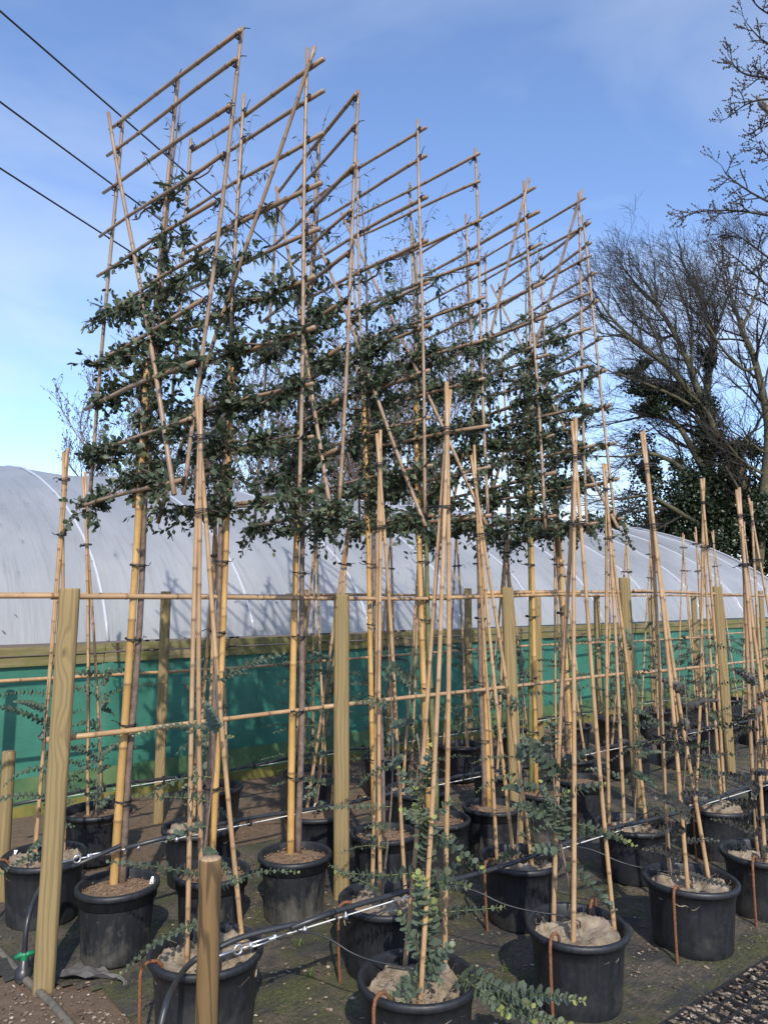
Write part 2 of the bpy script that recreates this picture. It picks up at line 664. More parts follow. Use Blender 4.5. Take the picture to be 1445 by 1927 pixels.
def mat_weedmat():
    m, nt, b = newmat('woven_weed_fabric')
    g = NT(nt)
    v = g.coords('Object')
    n1 = g.noise(v, 1.7, 8, 0.66, 0.5)
    n2 = g.noise(v, 8, 8, 0.68)
    n3 = g.noise(v, 90, 4, 0.75)
    streak = g.noise(g.coords('Object', (1.5, 16, 1)), 2.2, 5, 0.65)
    w = g.n('ShaderNodeTexWave')
    w.inputs['Scale'].default_value = 95
    w.inputs['Distortion'].default_value = 0.6
    g.l(v, w.inputs['Vector'])
    base = g.ramp(streak, [(0.3, (0.030, 0.031, 0.030)), (0.7, (0.080, 0.077, 0.068))])
    base = g.mix(g.ramp(w.outputs['Fac'], [(0.4, (.35, .35, .35)), (0.6, (0, 0, 0))]), base, (0.014, 0.014, 0.015))
    moss = g.ramp(g.mix(0.5, n1, n2), [(0.44, (0, 0, 0)), (0.57, (.85, .85, .85))])
    base = g.mix(moss, base, g.ramp(n3, [(0.35, (0.055, 0.062, 0.016)), (0.7, (0.160, 0.160, 0.045))]))
    n4 = g.noise(g.coords('Object', (1, 1, 1), (0, 0, 1.0)), 2.6, 8, 0.7, 0.8)
    dirt = g.ramp(n4, [(0.47, (0, 0, 0)), (0.58, (.9, .9, .9))])
    base = g.mix(dirt, base, g.ramp(n3, [(0.35, (0.075, 0.058, 0.040)), (0.72, (0.235, 0.185, 0.135))]))
    n5 = g.noise(g.coords('Object', (1, 2.6, 1)), 34, 8, 0.75)
    base = g.mix(g.ramp(n5, [(0.34, (.75, .75, .75)), (0.52, (0, 0, 0))]), base, (0.014, 0.014, 0.012))
    base = g.mix(g.ramp(n5, [(0.60, (0, 0, 0)), (0.74, (.7, .7, .7))]), base, (0.23, 0.20, 0.14))
    g.l(base, b.inputs['Base Color'])
    b.inputs['Roughness'].default_value = 0.75
    g.bump(g.mix(0.5, n3, n5), 1.0, 0.02, b)
    return m


M['weedmat'] = mat_weedmat()


def mat_pebble():
    m, nt, b = newmat('pebble')
    g = NT(nt)
    base = g.ramp(g.attr(), [(0.0, (0.07, 0.050, 0.035)), (0.5, (0.165, 0.122, 0.082)), (0.88, (0.25, 0.20, 0.145)), (1.0, (0.48, 0.43, 0.36))])
    n1 = g.noise(g.coords('Object'), 60, 4)
    base = g.mix(g.ramp(n1, [(0.4, (0, 0, 0)), (0.8, (.4, .4, .4))]), base, (0.12, 0.09, 0.07))
    g.l(base, b.inputs['Base Color'])
    b.inputs['Roughness'].default_value = 0.8
    return m


M['pebble'] = mat_pebble()
M['torn_fabric'] = mat_plain('torn_grey_fabric', (0.055, 0.052, 0.050), 0.85, 0, 9, (0.15, 0.14, 0.13), 0.5)
M['grey_pipe'] = mat_plain('grey_pipe', (0.055, 0.060, 0.052), 0.8, 0, 22, (0.17, 0.14, 0.105), 0.3)
M['green_valve'] = mat_plain('green_valve', (0.01, 0.16, 0.07), 0.4)
M['grid'] = mat_plain('black_grid', (0.02, 0.02, 0.021), 0.6)
M['wire'] = mat_plain('overhead_wire', (0.014, 0.014, 0.015), 0.6)
M['bluish_twine'] = mat_plain('white_wire', (0.62, 0.63, 0.62), 0.5)

# ------------------------------------------------------------------ ground
def hfun(x, y):
    return 0.018 * (mnoise.noise((x * 0.9, y * 0.9, 3.1))) + 0.008 * mnoise.noise((x * 4.0, y * 4.0, 7.7))


mb = MB()
xs = np.concatenate([[-400, -120, -40, -15, -8], np.arange(-5, 9.01, 0.11), [11, 16, 25, 60, 150, 400]])
ys = np.concatenate([[-60, -15, -4, -1], np.arange(0.5, 9.01, 0.11), [10, 12, 15, 20, 30, 60, 150, 500, 900]])
gv, gf = [], []
for yy in ys:
    for xx in xs:
        near = -5 <= xx <= 9 and 0.5 <= yy <= 9
        gv.append((xx, yy, hfun(xx, yy) if near else 0.0))
nx = len(xs)
for j in range(len(ys) - 1):
    for i in range(nx - 1):
        gf.append((j * nx + i, j * nx + i + 1, (j + 1) * nx + i + 1, (j + 1) * nx + i))
mb.add(gv, gf)
ground = mb.build('ground', M['soil'])
ground['kind'] = 'structure'

def fab_z(s, p):
    w = RP(p, s)
    e = 0.02 * max(0, mnoise.noise((s * 1.3, p * 4.0, 1.0))) + 0.012 * mnoise.noise((s * 5, p * 9, 5.0)) + 0.016 * max(0, .55 - 3.2 * abs(mnoise.noise((s * 1.6, p * 4.5, 15.0)))) + .006 * mnoise.noise((s * 14, p * 20, 3.0))
    return hfun(w[0], w[1]) + 0.010 + max(0, e)


def lie_z(x, y):
    q = np.array([x, y])
    return fab_z(float(q @ U), float(q @ N_))


# woven fabric laid over the soil along the rows (local X along the rows, Y across)
mb = MB()
s0, s1, p0_, p1_ = -1.6, 16.0, 0.3, 5.05
SS = np.concatenate([np.arange(s0, 6.0, 0.045), np.arange(6.0, s1, 0.12)])
PP = np.arange(p0_, p1_, 0.05)
keep = {}
gv, gf = [], []
for s in SS:
    for p in PP:
        gv.append((s, p, fab_z(s, p)))
m_ = len(PP)
for i in range(len(SS) - 1):
    for j in range(m_ - 1):
        s, p = SS[i], PP[j]
        w = mnoise.noise((s * 0.8, p * 0.8, 9.0))
        # bare soil where the fabric stops: the corner by the tap, and the strip by the netting
        edge = (s > 1.02 + 0.22 * w - 0.45 * max(0, min(1, (p - 3.35) / 0.4))) and (p < 4.55 + 0.5 * w)
        if edge:
            gf.append((i * m_ + j, (i + 1) * m_ + j, (i + 1) * m_ + j + 1, i * m_ + j + 1))
used = sorted({i for f in gf for i in f})
remap = {o: k for k, o in enumerate(used)}
mb.add([gv[i] for i in used], [tuple(remap[i] for i in f) for f in gf])
fab = mb.build('ground_fabric', M['weedmat'])
fab.rotation_euler = (0, 0, math.atan2(U[1], U[0]))
fab['kind'] = 'structure'

# ------------------------------------------------------------------ polytunnel
TP = 6.28                 # distance of its near side
T_S0, T_S1 = -8.76, 14.95   # where it begins and ends along the rows
T_W = 10.0
tun = thing('polytunnel', 'long grey polythene tunnel with white hoops above green netting sides', 'polytunnel',
            None, RP(TP, 0), math.atan2(U[1], U[0]))


PROF = [(0, 1.25), (.05, 1.42), (.18, 1.64), (.45, 1.95), (.8, 2.2), (1.25, 2.46), (1.8, 2.71), (2.5, 2.96), (3.3, 3.18), (4.15, 3.32), (5.0, 3.37)]
PROF = np.array(PROF + [(10 - x, z) for x, z in PROF[-2::-1]])
PLEN = np.concatenate([[0], np.cumsum(np.linalg.norm(np.diff(PROF, axis=0), axis=1))])
PLEN = PLEN / PLEN[-1]


def arch(t, grow=0.0):     # t 0..1 over the arch from the near side
    f = lambda q: np.array([np.interp(q, PLEN, PROF[:, 0]), np.interp(q, PLEN, PROF[:, 1])])
    t = min(1, max(0, t))
    p = (f(max(0, t - .012)) + f(t) * 2 + f(min(1, t + .012))) / 4
    tg = f(min(1, t + .02)) - f(max(0, t - .02))
    tg = tg / np.linalg.norm(tg)
    return p[0] - tg[1] * grow, p[1] + tg[0] * grow


mb = MB()
na = 56
SSn = np.arange(T_S0, T_S1 + 0.001, 0.1355)
HOOP_S = [2.08 + 1.355 * k for k in range(-8, 10)] + [T_S1]
gv, gf = [], []
for s in SSn:
    dmin = min(abs(s - h) for h in HOOP_S)
    sag = -0.05 * min(1.0, dmin / 0.6) ** .7
    for k in range(na + 1):
        x, z = arch(k / na, sag * math.sin(math.pi * k / na) + 0.012 * mnoise.noise((s * 0.7, k * 0.35, 2.0)))
        gv.append((s, x, z))
for i in range(len(SSn) - 1):
    for k in range(na):
        gf.append((i * (na + 1) + k, (i + 1) * (na + 1) + k, (i + 1) * (na + 1) + k + 1, i * (na + 1) + k + 1))
mb.add(gv, gf)
film = mb.build('film_cover', M['film'], tun)
for h in HOOP_S:
    mb = MB()
    mb.tube([(h, *arch(t, 0.002)) for t in np.linspace(0.0, 1.0, 64)], 0.014, 8)
    mb.build('hoop', M['hoop'], tun)
# gable ends
for s_, nm in ((T_S1 - 0.01, 'end_sheet'), (T_S0 + 0.01, 'end_sheet')):
    mb = MB()
    pts = [(s_, *arch(k / na, -0.01)) for k in range(na + 1)]
    mb.add([(s_, 0.02, 0.0)] + pts + [(s_, T_W - 0.02, 0.0)], [tuple(range(na + 3))])
    mb.build('end_sheet', M['film'], tun, smooth=False)
# boards: two long timbers along the spring line, in lengths
x = T_S0
while x < T_S1:
    L = min(3.6, T_S1 - x)
    mb = MB()
    mb.box((x + L / 2, -0.030 + rnd.uniform(-.004, .004), 1.232 + rnd.uniform(-.006, .006)), L - 0.006, 0.06, 0.062)
    mb.build('top_board', M['moss_board'], tun, smooth=False)
    mb = MB()
    mb.box((x + L / 2, -0.022, 1.158 + rnd.uniform(-.006, .006)), L - 0.006, 0.045, 0.075)
    mb.build('side_board', M['moss_board'], tun, smooth=False)
    mb = MB()
    mb.box((x + L / 2, -0.035, 0.035 + rnd.uniform(-.006, .006)), L - 0.006, 0.04, 0.10)
    mb.build('foot_board', M['yellow_board'], tun, smooth=False)
    x += L
# netting with soft vertical folds
mb = MB()
gv, gf = [], []
cols = np.arange(T_S0, T_S1, 0.06)
rowsz = np.linspace(0.27, 1.13, 12)
for s in cols:
    for k, z in enumerate(rowsz):
        y = 0.012 * mnoise.noise((s * 2.6, z * 0.5, 4)) + 0.016 * mnoise.noise((s * 0.9, z * 1.4, 8)) - 0.012
        y -= 0.028 * math.exp(-(min(abs(s - h) for h in HOOP_S) / .045) ** 2)
        gv.append((s, y, z))
nr = len(rowsz)
for i in range(len(cols) - 1):
    for k in range(nr - 1):
        gf.append((i * nr + k, (i + 1) * nr + k, (i + 1) * nr + k + 1, i * nr + k + 1))
mb.add(gv, gf)
mb.build('side_netting', M['net'], tun)
mb = MB()
gv, gf = [], []
rowsz = np.linspace(0.07, 0.285, 5)
for s in cols:
    for k, z in enumerate(rowsz):
        y = -0.03 + 0.03 * mnoise.noise((s * 2.0, z * 3, 14)) * (1 - k / 5)
        gv.append((s, y - 0.012, z))
nr = len(rowsz)
for i in range(len(cols) - 1):
    for k in range(nr - 1):
        gf.append((i * nr + k, (i + 1) * nr + k, (i + 1) * nr + k + 1, i * nr + k + 1))
mb.add(gv, gf)
mb.build('netting_skirt', M['net_skirt'], tun)
# fallen leaves and twigs stuck to the film
mb = MB()
for _ in range(620):
    s = rnd.uniform(T_S0 * 0.4, T_S1)
    t = abs(rnd.gauss(0.17, 0.09))
    x, z = arch(t, 0.008)
    x2, z2 = arch(t + 0.004, 0.008)
    tn = np.array([0, x2 - x, z2 - z])
    tn /= np.linalg.norm(tn)
    a = rnd.uniform(-1.2, 0.4)
    d = np.array([1, 0, 0]) * math.cos(a) + tn * math.sin(a)
    e = np.cross(d, np.cross(tn, [1, 0, 0]))
    L, w = rnd.uniform(.018, .06), rnd.uniform(.003, .007)
    c = np.array([s, x, z])
    mb.add([c - d * L / 2, c + e * w, c + d * L / 2, c - e * w], [(0, 1, 2, 3)])
deb = mb.build('leaf_litter', M['bark'], tun, smooth=False)
deb['kind'] = 'stuff'

# ------------------------------------------------------------------ canes, ties
def cane_pts(a, b, r0, r1, bend=0.006, seg=0.17):
    a, b = np.asarray(a, float), np.asarray(b, float)
    L = np.linalg.norm(b - a)
    d, e1, e2 = basis(b - a)
    off = rnd.uniform(0.05, seg)
    nodes = [off]
    while nodes[-1] + seg * 1.3 < L:
        nodes.append(nodes[-1] + seg * rnd.uniform(0.85, 1.2))
    ts, rr, tt = [0.0], [1.0], [0.0]
    for nd in nodes:
        if nd < 0.02 or nd > L - 0.02:
            continue
        for q, rad, ti in ((-.010, 1.0, 0), (-.003, 1.10, .75), (.003, 1.10, .75), (.010, .98, 0)):
            ts.append(nd + q)
            rr.append(rad)
            tt.append(ti * rnd.uniform(0.5, 1.0))
    ts.append(L)
    rr.append(1.0)
    tt.append(0.25)
    ts = np.array(ts)
    ph1, ph2 = rnd.uniform(0, 6), rnd.uniform(0, 6)
    amp = bend * L
    P_ = []
    for t in ts:
        k = t / L
        env = math.sin(math.pi * k)
        P_.append(a + d * t + e1 * amp * env * math.sin(ph1 + 3.0 * k) + e2 * amp * env * math.sin(ph2 + 2.4 * k))
    r = (r0 + (r1 - r0) * ts / L) * np.array(rr)
    return np.array(P_), r, np.array(tt)


def cane(name, a, b, r0, r1, mat, parent, bend=0.006, sides=8, seg=0.17, origin=None):
    p, r, t = cane_pts(a, b, r0, r1, bend, seg)
    o = np.zeros(3) if origin is None else np.asarray(origin)
    mb = MB()
    mb.tube(p - o, r, sides, True, t)
    return mb.build(name, mat, parent), p


def tie_mesh(r, seed):
    rr = random.Random(seed)
    mb = MB()
    for k in range(3):
        z = (k - 1) * 0.0045 + rr.uniform(-.001, .001)
        pts = []
        for j in range(11):
            a = j * 2 * math.pi / 10
            pts.append((math.cos(a) * r * 1.12, math.sin(a) * r * 1.12, z + 0.004 * math.sin(a + k)))
        mb.tube(pts, 0.0026, 4, False)
    for k in range(2):
        a = rr.uniform(0, 6.28)
        L = rr.uniform(.015, .05)
        c, s = math.cos(a), math.sin(a)
        mb.tube([(c * r, s * r, 0), (c * (r + L * .6), s * (r + L * .6), rr.uniform(-.01, .015)),
                 (c * (r + L), s * (r + L) + .006, rr.uniform(-.025, .02))], 0.0023, 4)
    return mb.mesh('tie', M['tie'])


TIES = {}


def tie(p, d, r, parent, origin):
    key = (round(r, 3), rnd.randrange(4))
    if key not in TIES:
        TIES[key] = tie_mesh(key[0], key[1] * 17 + int(r * 1e5))
    o = link('tie', TIES[key], parent, Vector(np.asarray(p) - np.asarray(origin)))
    q = Vector(d).to_track_quat('Z', 'Y')
    o.rotation_mode = 'QUATERNION'
    o.rotation_quaternion = q
    return o


# ------------------------------------------------------------------ supporting fences
def post_mesh(x, y, z0, z1, w, mat, shape, parent=None, name='post', lean=(0, 0)):
    mb = MB()
    n = 16
    prof = []
    for k in range(n):
        a = 2 * math.pi * k / n
        rx = math.cos(a)
        ry = math.sin(a)
        if shape == 'half':     # flat sawn face towards the camera, round behind
            ry = max(ry, -0.62)
        prof.append((rx * w / 2, ry * w / 2))
    zs = [z0, z0 + .02] + list(np.linspace(z0 + .1, z1 - .1, 9)) + [z1 - .008, z1]
    vv = []
    for i, z in enumerate(zs):
        sc = 0.93 if i == len(zs) - 1 else 1.0
        wob = 0.02 * mnoise.noise((x * 3, y * 3, z * 2.0))
        k = (z - z0) / (z1 - z0)
        for (px, py) in prof:
            vv.append((px * (sc + wob) + lean[0] * k, py * (sc + wob) + lean[1] * k, z - z0))
    fs = []
    for i in range(len(zs) - 1):
        for j in range(n):
            j2 = (j + 1) % n
            fs.append((i * n + j, i * n + j2, (i + 1) * n + j2, (i + 1) * n + j))
    fs.append(tuple((len(zs) - 1) * n + j for j in range(n)))
    mb.add(vv, fs)
    return mb, (x, y, z0)


def build_fence(label, group, perp, posts, w, rails, seg_s, mat='post'):
    f = thing('support_fence', label, 'fence', group, RP(perp, 0))
    org = RP(perp, 0)
    for (s, top, ln) in posts:
        p = RP(perp, s)
        mb, loc = post_mesh(p[0], p[1], -0.05, top, w, M[mat], 'half', lean=ln)
        o = mb.build('post', M[mat], f, loc=Vector(np.array(loc) - org))
        ang = math.atan2(p[0], p[1])
        o.rotation_euler = (0, 0, -ang * 0.6 + rnd.uniform(-.2, .2))
    for (sa, sb, za, zb, off) in rails:
        cane('rail', RP(perp + off, sa, za), RP(perp + off, sb, zb), 0.0135, 0.011, M['cane'], f, 0.003, 8, 0.21, org)
    return f


FP = 3.50
def s_line(perp, x):
    return s_at(perp, x)


f1_posts = [(s_line(FP, 118), 1.685, (0.03, 0.0)), (s_line(FP, 646), 1.66, (-.01, 0)), (s_line(FP, 965), 1.71, (-.04, 0)),
            (s_line(FP, 1187), 1.80, (-.05, 0)), (s_line(FP, 1358), 1.74, (-.04, 0))]
S1 = [p[0] for p in f1_posts]
f1_rails = [(S1[0] - 1.1, S1[0] + 0.05, 1.645, 1.652, .058), (S1[0] - .03, S1[1] + .9, 1.648, 1.635, .066), (S1[1] + .7, S1[2] + .8, 1.64, 1.665, .040),
            (S1[2] - .2, S1[3] + .7, 1.672, 1.69, .066), (S1[3] + .1, S1[4] + 2.5, 1.695, 1.64, .040),
            (S1[0] - .02, S1[1] + .06, 1.02, 1.03, .066), (S1[1] - .1, S1[2] + .3, 1.035, 1.035, .040), (S1[2] - .15, S1[3] + .5, 1.03, 1.03, .066),
            (S1[3] + .1, S1[4] + 2.3, 1.03, 1.02, .040)]
fence1 = build_fence('post and bamboo rail fence that carries the tall framed trees', 'support fences', FP, f1_posts, 0.088, f1_rails, None)
FP2 = 5.45
S2 = [s_line(FP2, x) for x in (-60, 312, 570, 735, 880, 1010, 1120, 1222, 1305, 1432)]
f2_posts = [(s, 1.69 + rnd.uniform(-.05, .05), (rnd.uniform(-.02, .02), 0)) for s in S2]
f2_rails = []
for i in range(0, len(S2) - 1, 2):
    b = min(len(S2) - 1, i + 2)
    f2_rails.append((S2[i] - .2, S2[b] + .25, 1.66, 1.655, -.06 if i % 4 else .06))
    f2_rails.append((S2[i] - .2, S2[b] + .25, 1.10 + rnd.uniform(-.02, .02), 1.10 + rnd.uniform(-.02, .02), -.06 if i % 4 else .06))
fence2 = build_fence('post and bamboo rail fence standing close to the green netting', 'support fences', FP2, f2_posts, 0.075, f2_rails, None)

# short sawn-off post that anchors the front pipe
sp = at_height(386, 2040, 0.0)
mb, loc = post_mesh(sp[0], sp[1], -0.05, 0.735, 0.077, M['post_old'], 'round')
tp = thing('anchor_post', 'short sawn-off brown post with a hose looped beside it', 'post', None, loc)
mb.build('post_shaft', M['post_old'], tp)
mb = MB()
mb.lathe([(0.0001, 0.7865), (0.035, 0.7862), (0.0365, 0.783)], sides=18)
mb.build('sawn_top', M['endgrain'], tp)
sp3 = at_height(2, 1700, 0.0)
mb, loc = post_mesh(sp3[0], sp3[1], -0.05, 0.80, 0.07, M['post'], 'round')
tp3 = mb.build('anchor_post', M['post'], None, loc=loc)
tag(tp3, 'short yellowish post with a wire, beside the pot nearest the tap', 'post')

# ------------------------------------------------------------------ irrigation lines: black pipe carried on a white wire
def irrigation(label, perp, sa, sb, za, zb, anchor=True, eye=None):
    org = RP(perp, sa)
    t = thing('irrigation_line', label, 'pipe', 'irrigation lines', org)
    n = 40
    pts = []
    for k in range(n + 1):
        q = k / n
        s = sa + 0.30 + (sb - sa - 0.30) * q
        z = za + (zb - za) * q + 0.010 * math.sin(s * 4.1) - 0.012 * abs(math.sin(s * 1.8))
        pts.append(RP(perp + 0.006 * math.sin(s * 3.0), s, z + 0.022) - org)
    mb = MB()
    mb.tube(pts, 0.0110, 8)
    mb.build('pipe', M['hose'], t)
    mb = MB()
    mb.tube([RP(perp, sa + .28, za) - org, RP(perp, sb, zb) - org], 0.0028, 5)
    mb.build('wire', M['bluish_twine'], t)
    # ties
    s = sa + 0.5
    while s < min(sb, sa + 6):
        z = za + (zb - za) * (s - sa) / (sb - sa)
        o = tie(RP(perp, s, z + 0.012), (U[0], U[1], 0), 0.019, t, org)
        s += rnd.uniform(.28, .45)
    if anchor:
        mb = MB()
        q0 = RP(perp, sa, za) - org
        mb.tube([RP(perp, sa - .02, za) - org, RP(perp, sa + .07, za) - org], 0.0055, 6)
        ring = []
        for k in range(13):
            a = k * 2 * math.pi / 12
            ring.append(RP(perp, sa + .085 + 0.016 * math.cos(a), za + 0.016 * math.sin(a)) - org)
        mb.tube(ring, 0.0042, 6, False)
        mb.build('eye_bolt', M['steel'], t)
        mb = MB()
        for dz in (-.007, .007):
            mb.tube([RP(perp, sa + .135, za + dz) - org, RP(perp, sa + .235, za + dz) - org], 0.0034, 6)
        mb.tube([RP(perp, sa + .095, za) - org, RP(perp, sa + .16, za) - org], 0.0034, 6)
        mb.tube([RP(perp, sa + .21, za) - org, RP(perp, sa + .285, za) - org], 0.0034, 6)
        for q in (.135, .235):
            mb.box(RP(perp, sa + q, za) - org, .012, .012, .024)
        mb.build('turnbuckle', M['steel'], t)
        for q in (.36, .55):
            mb = MB()
            mb.box(RP(perp - .006, sa + q, za - .004) - org, .016, .012, .02)
            mb.tube([RP(perp - .006, sa + q, za - .016) - org, RP(perp - .006, sa + q, za + .016) - org], .004, 6)
            mb.build('wire_clip', M['steel'], t)
    return t


PPERP = float(np.dot(sp[:2], N_))
irrigation('black pipe on a wire from the sawn-off post, with turnbuckle', PPERP, float(np.dot(sp[:2], U)) + .03, 8.5, .40, .32)
irrigation('black pipe on a wire along the row of tall trees', FP + .10, S1[0] + .06, 10.0, .475, .43)
irrigation('black pipe on a wire in front of the green netting', FP2 - .10, S2[0], 11.5, .32, .34, False)

# ------------------------------------------------------------------ pots
def pot_protos():
    out = {}
    for kind, (R, Hh, rb, mat) in {'wide': (.218, .31, .176, 'pot'), 'narrow': (.188, .315, .148, 'pot_dusty')}.items():
        mb = MB()
        prof = [(0.001, .002), (rb * .96, 0.0), (rb, .012), (rb + (R - .02 - rb) * .75, Hh * .76)]
        if kind == 'narrow':
            prof += [(rb + (R - .02 - rb) * .76, Hh * .775), (R - .012, Hh * .79)]
        base_n = len(prof)
        prof = prof[:3] + [tuple(np.array(prof[2]) + (np.array(prof[3]) - np.array(prof[2])) * q / 5) for q in range(1, 5)] + prof[3:]
        prof += [(R - .012, Hh - .028), (R - .002, Hh - .026), (R, Hh - .02), (R, Hh - .006), (R - .006, Hh), (R - .016, Hh), (R - .021, Hh - .008),
                 (R - .026, Hh - .06), (R - .035, Hh * .6)]
        shells = []
        for q in range(4):
            mb = MB()
            wob = lambda a, z, q=q: (0.010 + .004 * q) * np.sin(2 * a + 1.0 + q) + 0.005 * np.sin(3 * a + z * 9 + 2 * q) - 0.03 * np.exp(-((a - 1.2 - q * 1.3) / .35) ** 2 - ((z - .12 - .03 * q) / .07) ** 2)
            mb.lathe(prof, sides=48, wob=wob)
            shells.append(mb.mesh('pot_shell', M[mat]))
        out[kind] = (shells, R, Hh)
    return out


POT = pot_protos()


def disc_mesh(R, depth, amp, freq, mat, seed, ridged=False, rings=11, sect=34):
    vv, fs = [], []
    vv.append((0, 0, depth))
    for i in range(1, rings + 1):
        r = R * i / rings
        for j in range(sect):
            a = 2 * math.pi * j / sect
            x, y = r * math.cos(a), r * math.sin(a)
            nz = mnoise.noise((x * freq + seed, y * freq, seed * 1.7))
            n2 = mnoise.noise((x * freq * 2.7 + seed, y * freq * 2.7, seed * 3.7))
            if ridged:
                z = (1 - abs(nz) * 2.0) * amp + n2 * amp * .45
            else:
                z = nz * amp + n2 * amp * .6
            if i >= rings - 1:
                z = z * .3 - .006
            vv.append((x, y, depth + z))
    for j in range(sect):
        fs.append((0, 1 + j, 1 + (j + 1) % sect))
    for i in range(rings - 1):
        for j in range(sect):
            j2 = (j + 1) % sect
            a, b = 1 + i * sect, 1 + (i + 1) * sect
            fs.append((a + j, b + j, b + j2, a + j2))
    mb = MB()
    mb.add(vv, fs)
    return mb.mesh('fill', M[mat])


SOIL = {k: [disc_mesh(POT[k][1] - .021, POT[k][2] - (.035 if k == 'narrow' else .05), .008, 26, 'compost', q) for q in (1.3, 5.1)] for k in POT}
def sack_mesh(seed):
    R, rings, sect = .193, 26, 84
    vv, fs = [(0, 0, .25)], []
    for i in range(1, rings + 1):
        r = R * i / rings
        for j in range(sect):
            a = 2 * math.pi * j / sect
            x, y = r * math.cos(a), r * math.sin(a)
            wx = x + .05 * mnoise.noise((x * 9, y * 9, seed))
            wy = y + .05 * mnoise.noise((x * 9, y * 9, seed + 9))
            lump = mnoise.noise((wx * 7 + seed, wy * 7, seed))
            r1 = 1 - 3.0 * abs(mnoise.noise((wx * 10 + seed, wy * 10, seed * 1.3)))
            r2 = 1 - 2.2 * abs(mnoise.noise((wx * 31 + seed, wy * 31, seed * 2.3)))
            z = .245 + .045 * lump + .036 * max(-.7, r1) + .005 * r2 + .003 * mnoise.noise((x * 160, y * 160, seed))
            if i >= rings - 2:
                z = z * .6 + .4 * .225
            vv.append((x, y, z))
    for j in range(sect):
        fs.append((0, 1 + j, 1 + (j + 1) % sect))
    for i in range(rings - 1):
        for j in range(sect):
            j2 = (j + 1) % sect
            a, b = 1 + i * sect, 1 + (i + 1) * sect
            fs.append((a + j, b + j, b + j2, a + j2))
    mb = MB()
    mb.add(vv, fs)
    rr = random.Random(int(seed * 10))
    for _ in range(70):                      # frayed threads
        a, r = rr.uniform(0, 6.28), .17 * math.sqrt(rr.random())
        c = np.array([r * math.cos(a), r * math.sin(a), .272 + rr.uniform(-.01, .012)])
        p = [c]
        dd = np.array([rr.gauss(0, 1), rr.gauss(0, 1), rr.gauss(0, .5)])
        for k in range(5):
            dd = dd / np.linalg.norm(dd) + np.array([rr.gauss(0, .6), rr.gauss(0, .6), rr.gauss(-.05, .4)])
            p.append(p[-1] + dd / np.linalg.norm(dd) * .011)
        mb.tube(p, .0009, 3, False)
    return mb.mesh('sacking', M['burlap'])


SACK = [sack_mesh(q) for q in (2.2, 7.9, 4.4)]
CRUMBS = []
for q in range(2):
    mb = MB()
    for _ in range(150):
        a, r = rnd.uniform(0, 6.28), .16 * math.sqrt(rnd.random())
        c = np.array([r * math.cos(a), r * math.sin(a), .282 + rnd.uniform(-.002, .006)])
        s = rnd.uniform(.003, .009)
        v = np.array([(1, 0, 0), (-1, 0, 0), (0, 1, 0), (0, -1, 0), (0, 0, .7), (0, 0, -.7)]) * s * nrng.uniform(.6, 1.3, (6, 3)) + c
        mb.add(v, [(0, 2, 4), (2, 1, 4), (1, 3, 4), (3, 0, 4), (2, 0, 5), (1, 2, 5), (3, 1, 5), (0, 3, 5)], rnd.random())
    CRUMBS.append(mb.mesh('bark_chips', M['compost'], False))


def pot(x, y, kind, label, group, fill='compost'):
    shell, R, Hh = POT[kind]
    t = thing('plant_pot', label, 'pot', group, (x, y, hfun(x, y) + .012), rnd.uniform(0, 6.28))
    t.scale = (rnd.uniform(.965, 1.03), rnd.uniform(.965, 1.03), rnd.uniform(.97, 1.02))
    link('pot_shell', shell[rnd.randrange(4)], t)
    if fill == 'sack':
        link('sacking', SACK[rnd.randrange(3)], t)
    else:
        link('soil', SOIL[kind][rnd.randrange(2)], t)
        if kind == 'narrow':
            c = link('bark_chips', CRUMBS[rnd.randrange(2)], t)
            c['kind'] = 'stuff'
    return t


def hook(p, R, toward, label):
    """rusty bent bar hooked over a pot rim and pushed into the ground"""
    d = np.array(toward, float)
    d /= np.linalg.norm(d)
    c = np.array([p[0], p[1], 0.0])
    dd = np.array([d[0], d[1], 0])
    top = .335
    pts = [c + dd * (R - .055) + [0, 0, .27], c + dd * (R - .05) + [0, 0, top - .02], c + dd * (R - .03) + [0, 0, top],
           c + dd * (R - .002) + [0, 0, top + .006], c + dd * (R + .02) + [0, 0, top - .004], c + dd * (R + .028) + [0, 0, top - .03],
           c + dd * (R + .026) + [0, 0, .16], c + dd * (R + .016) + [0, 0, 0.0], c + dd * (R + .012) + [0, 0, -.05]]
    mb = MB()
    mb.tube(pts, .0065, 7)
    o = mb.build('rusty_hook', M['rust'])
    return tag(o, label, 'hook', 'rusty bars hooked over pot rims')


# tall-tree pots (picked at the middle of the rim)
T_PX = [(222, 1668), (399, 1640), (555, 1605), (722, 1568), (828, 1541), (925, 1516), (1023, 1492), (1092, 1468)]
T_POS = [at_height(x, y, .315)[:2] for x, y in T_PX]
for i, p in enumerate(T_POS):
    pot(p[0], p[1], 'narrow', 'dusty black pot of the %s tall tree counted from the tap end' % ORD[i], 'pots of the tall framed trees')

ROWS = {}
ROWS['F1'] = [(786, 1840), (1085, 1738), (1298, 1655), (1436, 1603)]
ROWS['F2'] = [(388, 1795), (725, 1690), (978, 1612), (1190, 1550), (1345, 1516)]
ROWS['B1'] = [(85, 1613), (378, 1556), (597, 1525)]
ROWS['B2'] = [(183, 1523), (400, 1480)]
RPOS = {k: [at_height(x, y, .31)[:2] for x, y in v] for k, v in ROWS.items()}


def extend(key, step, n, jit=0.03):
    last = RPOS[key][-1]
    pr = float(np.dot(last, N_))
    s = float(np.dot(last, U))
    for k in range(n):
        s += step + rnd.uniform(-jit, jit)
        q = RP(pr + rnd.uniform(-.03, .03), s)
        RPOS[key].append(q[:2])


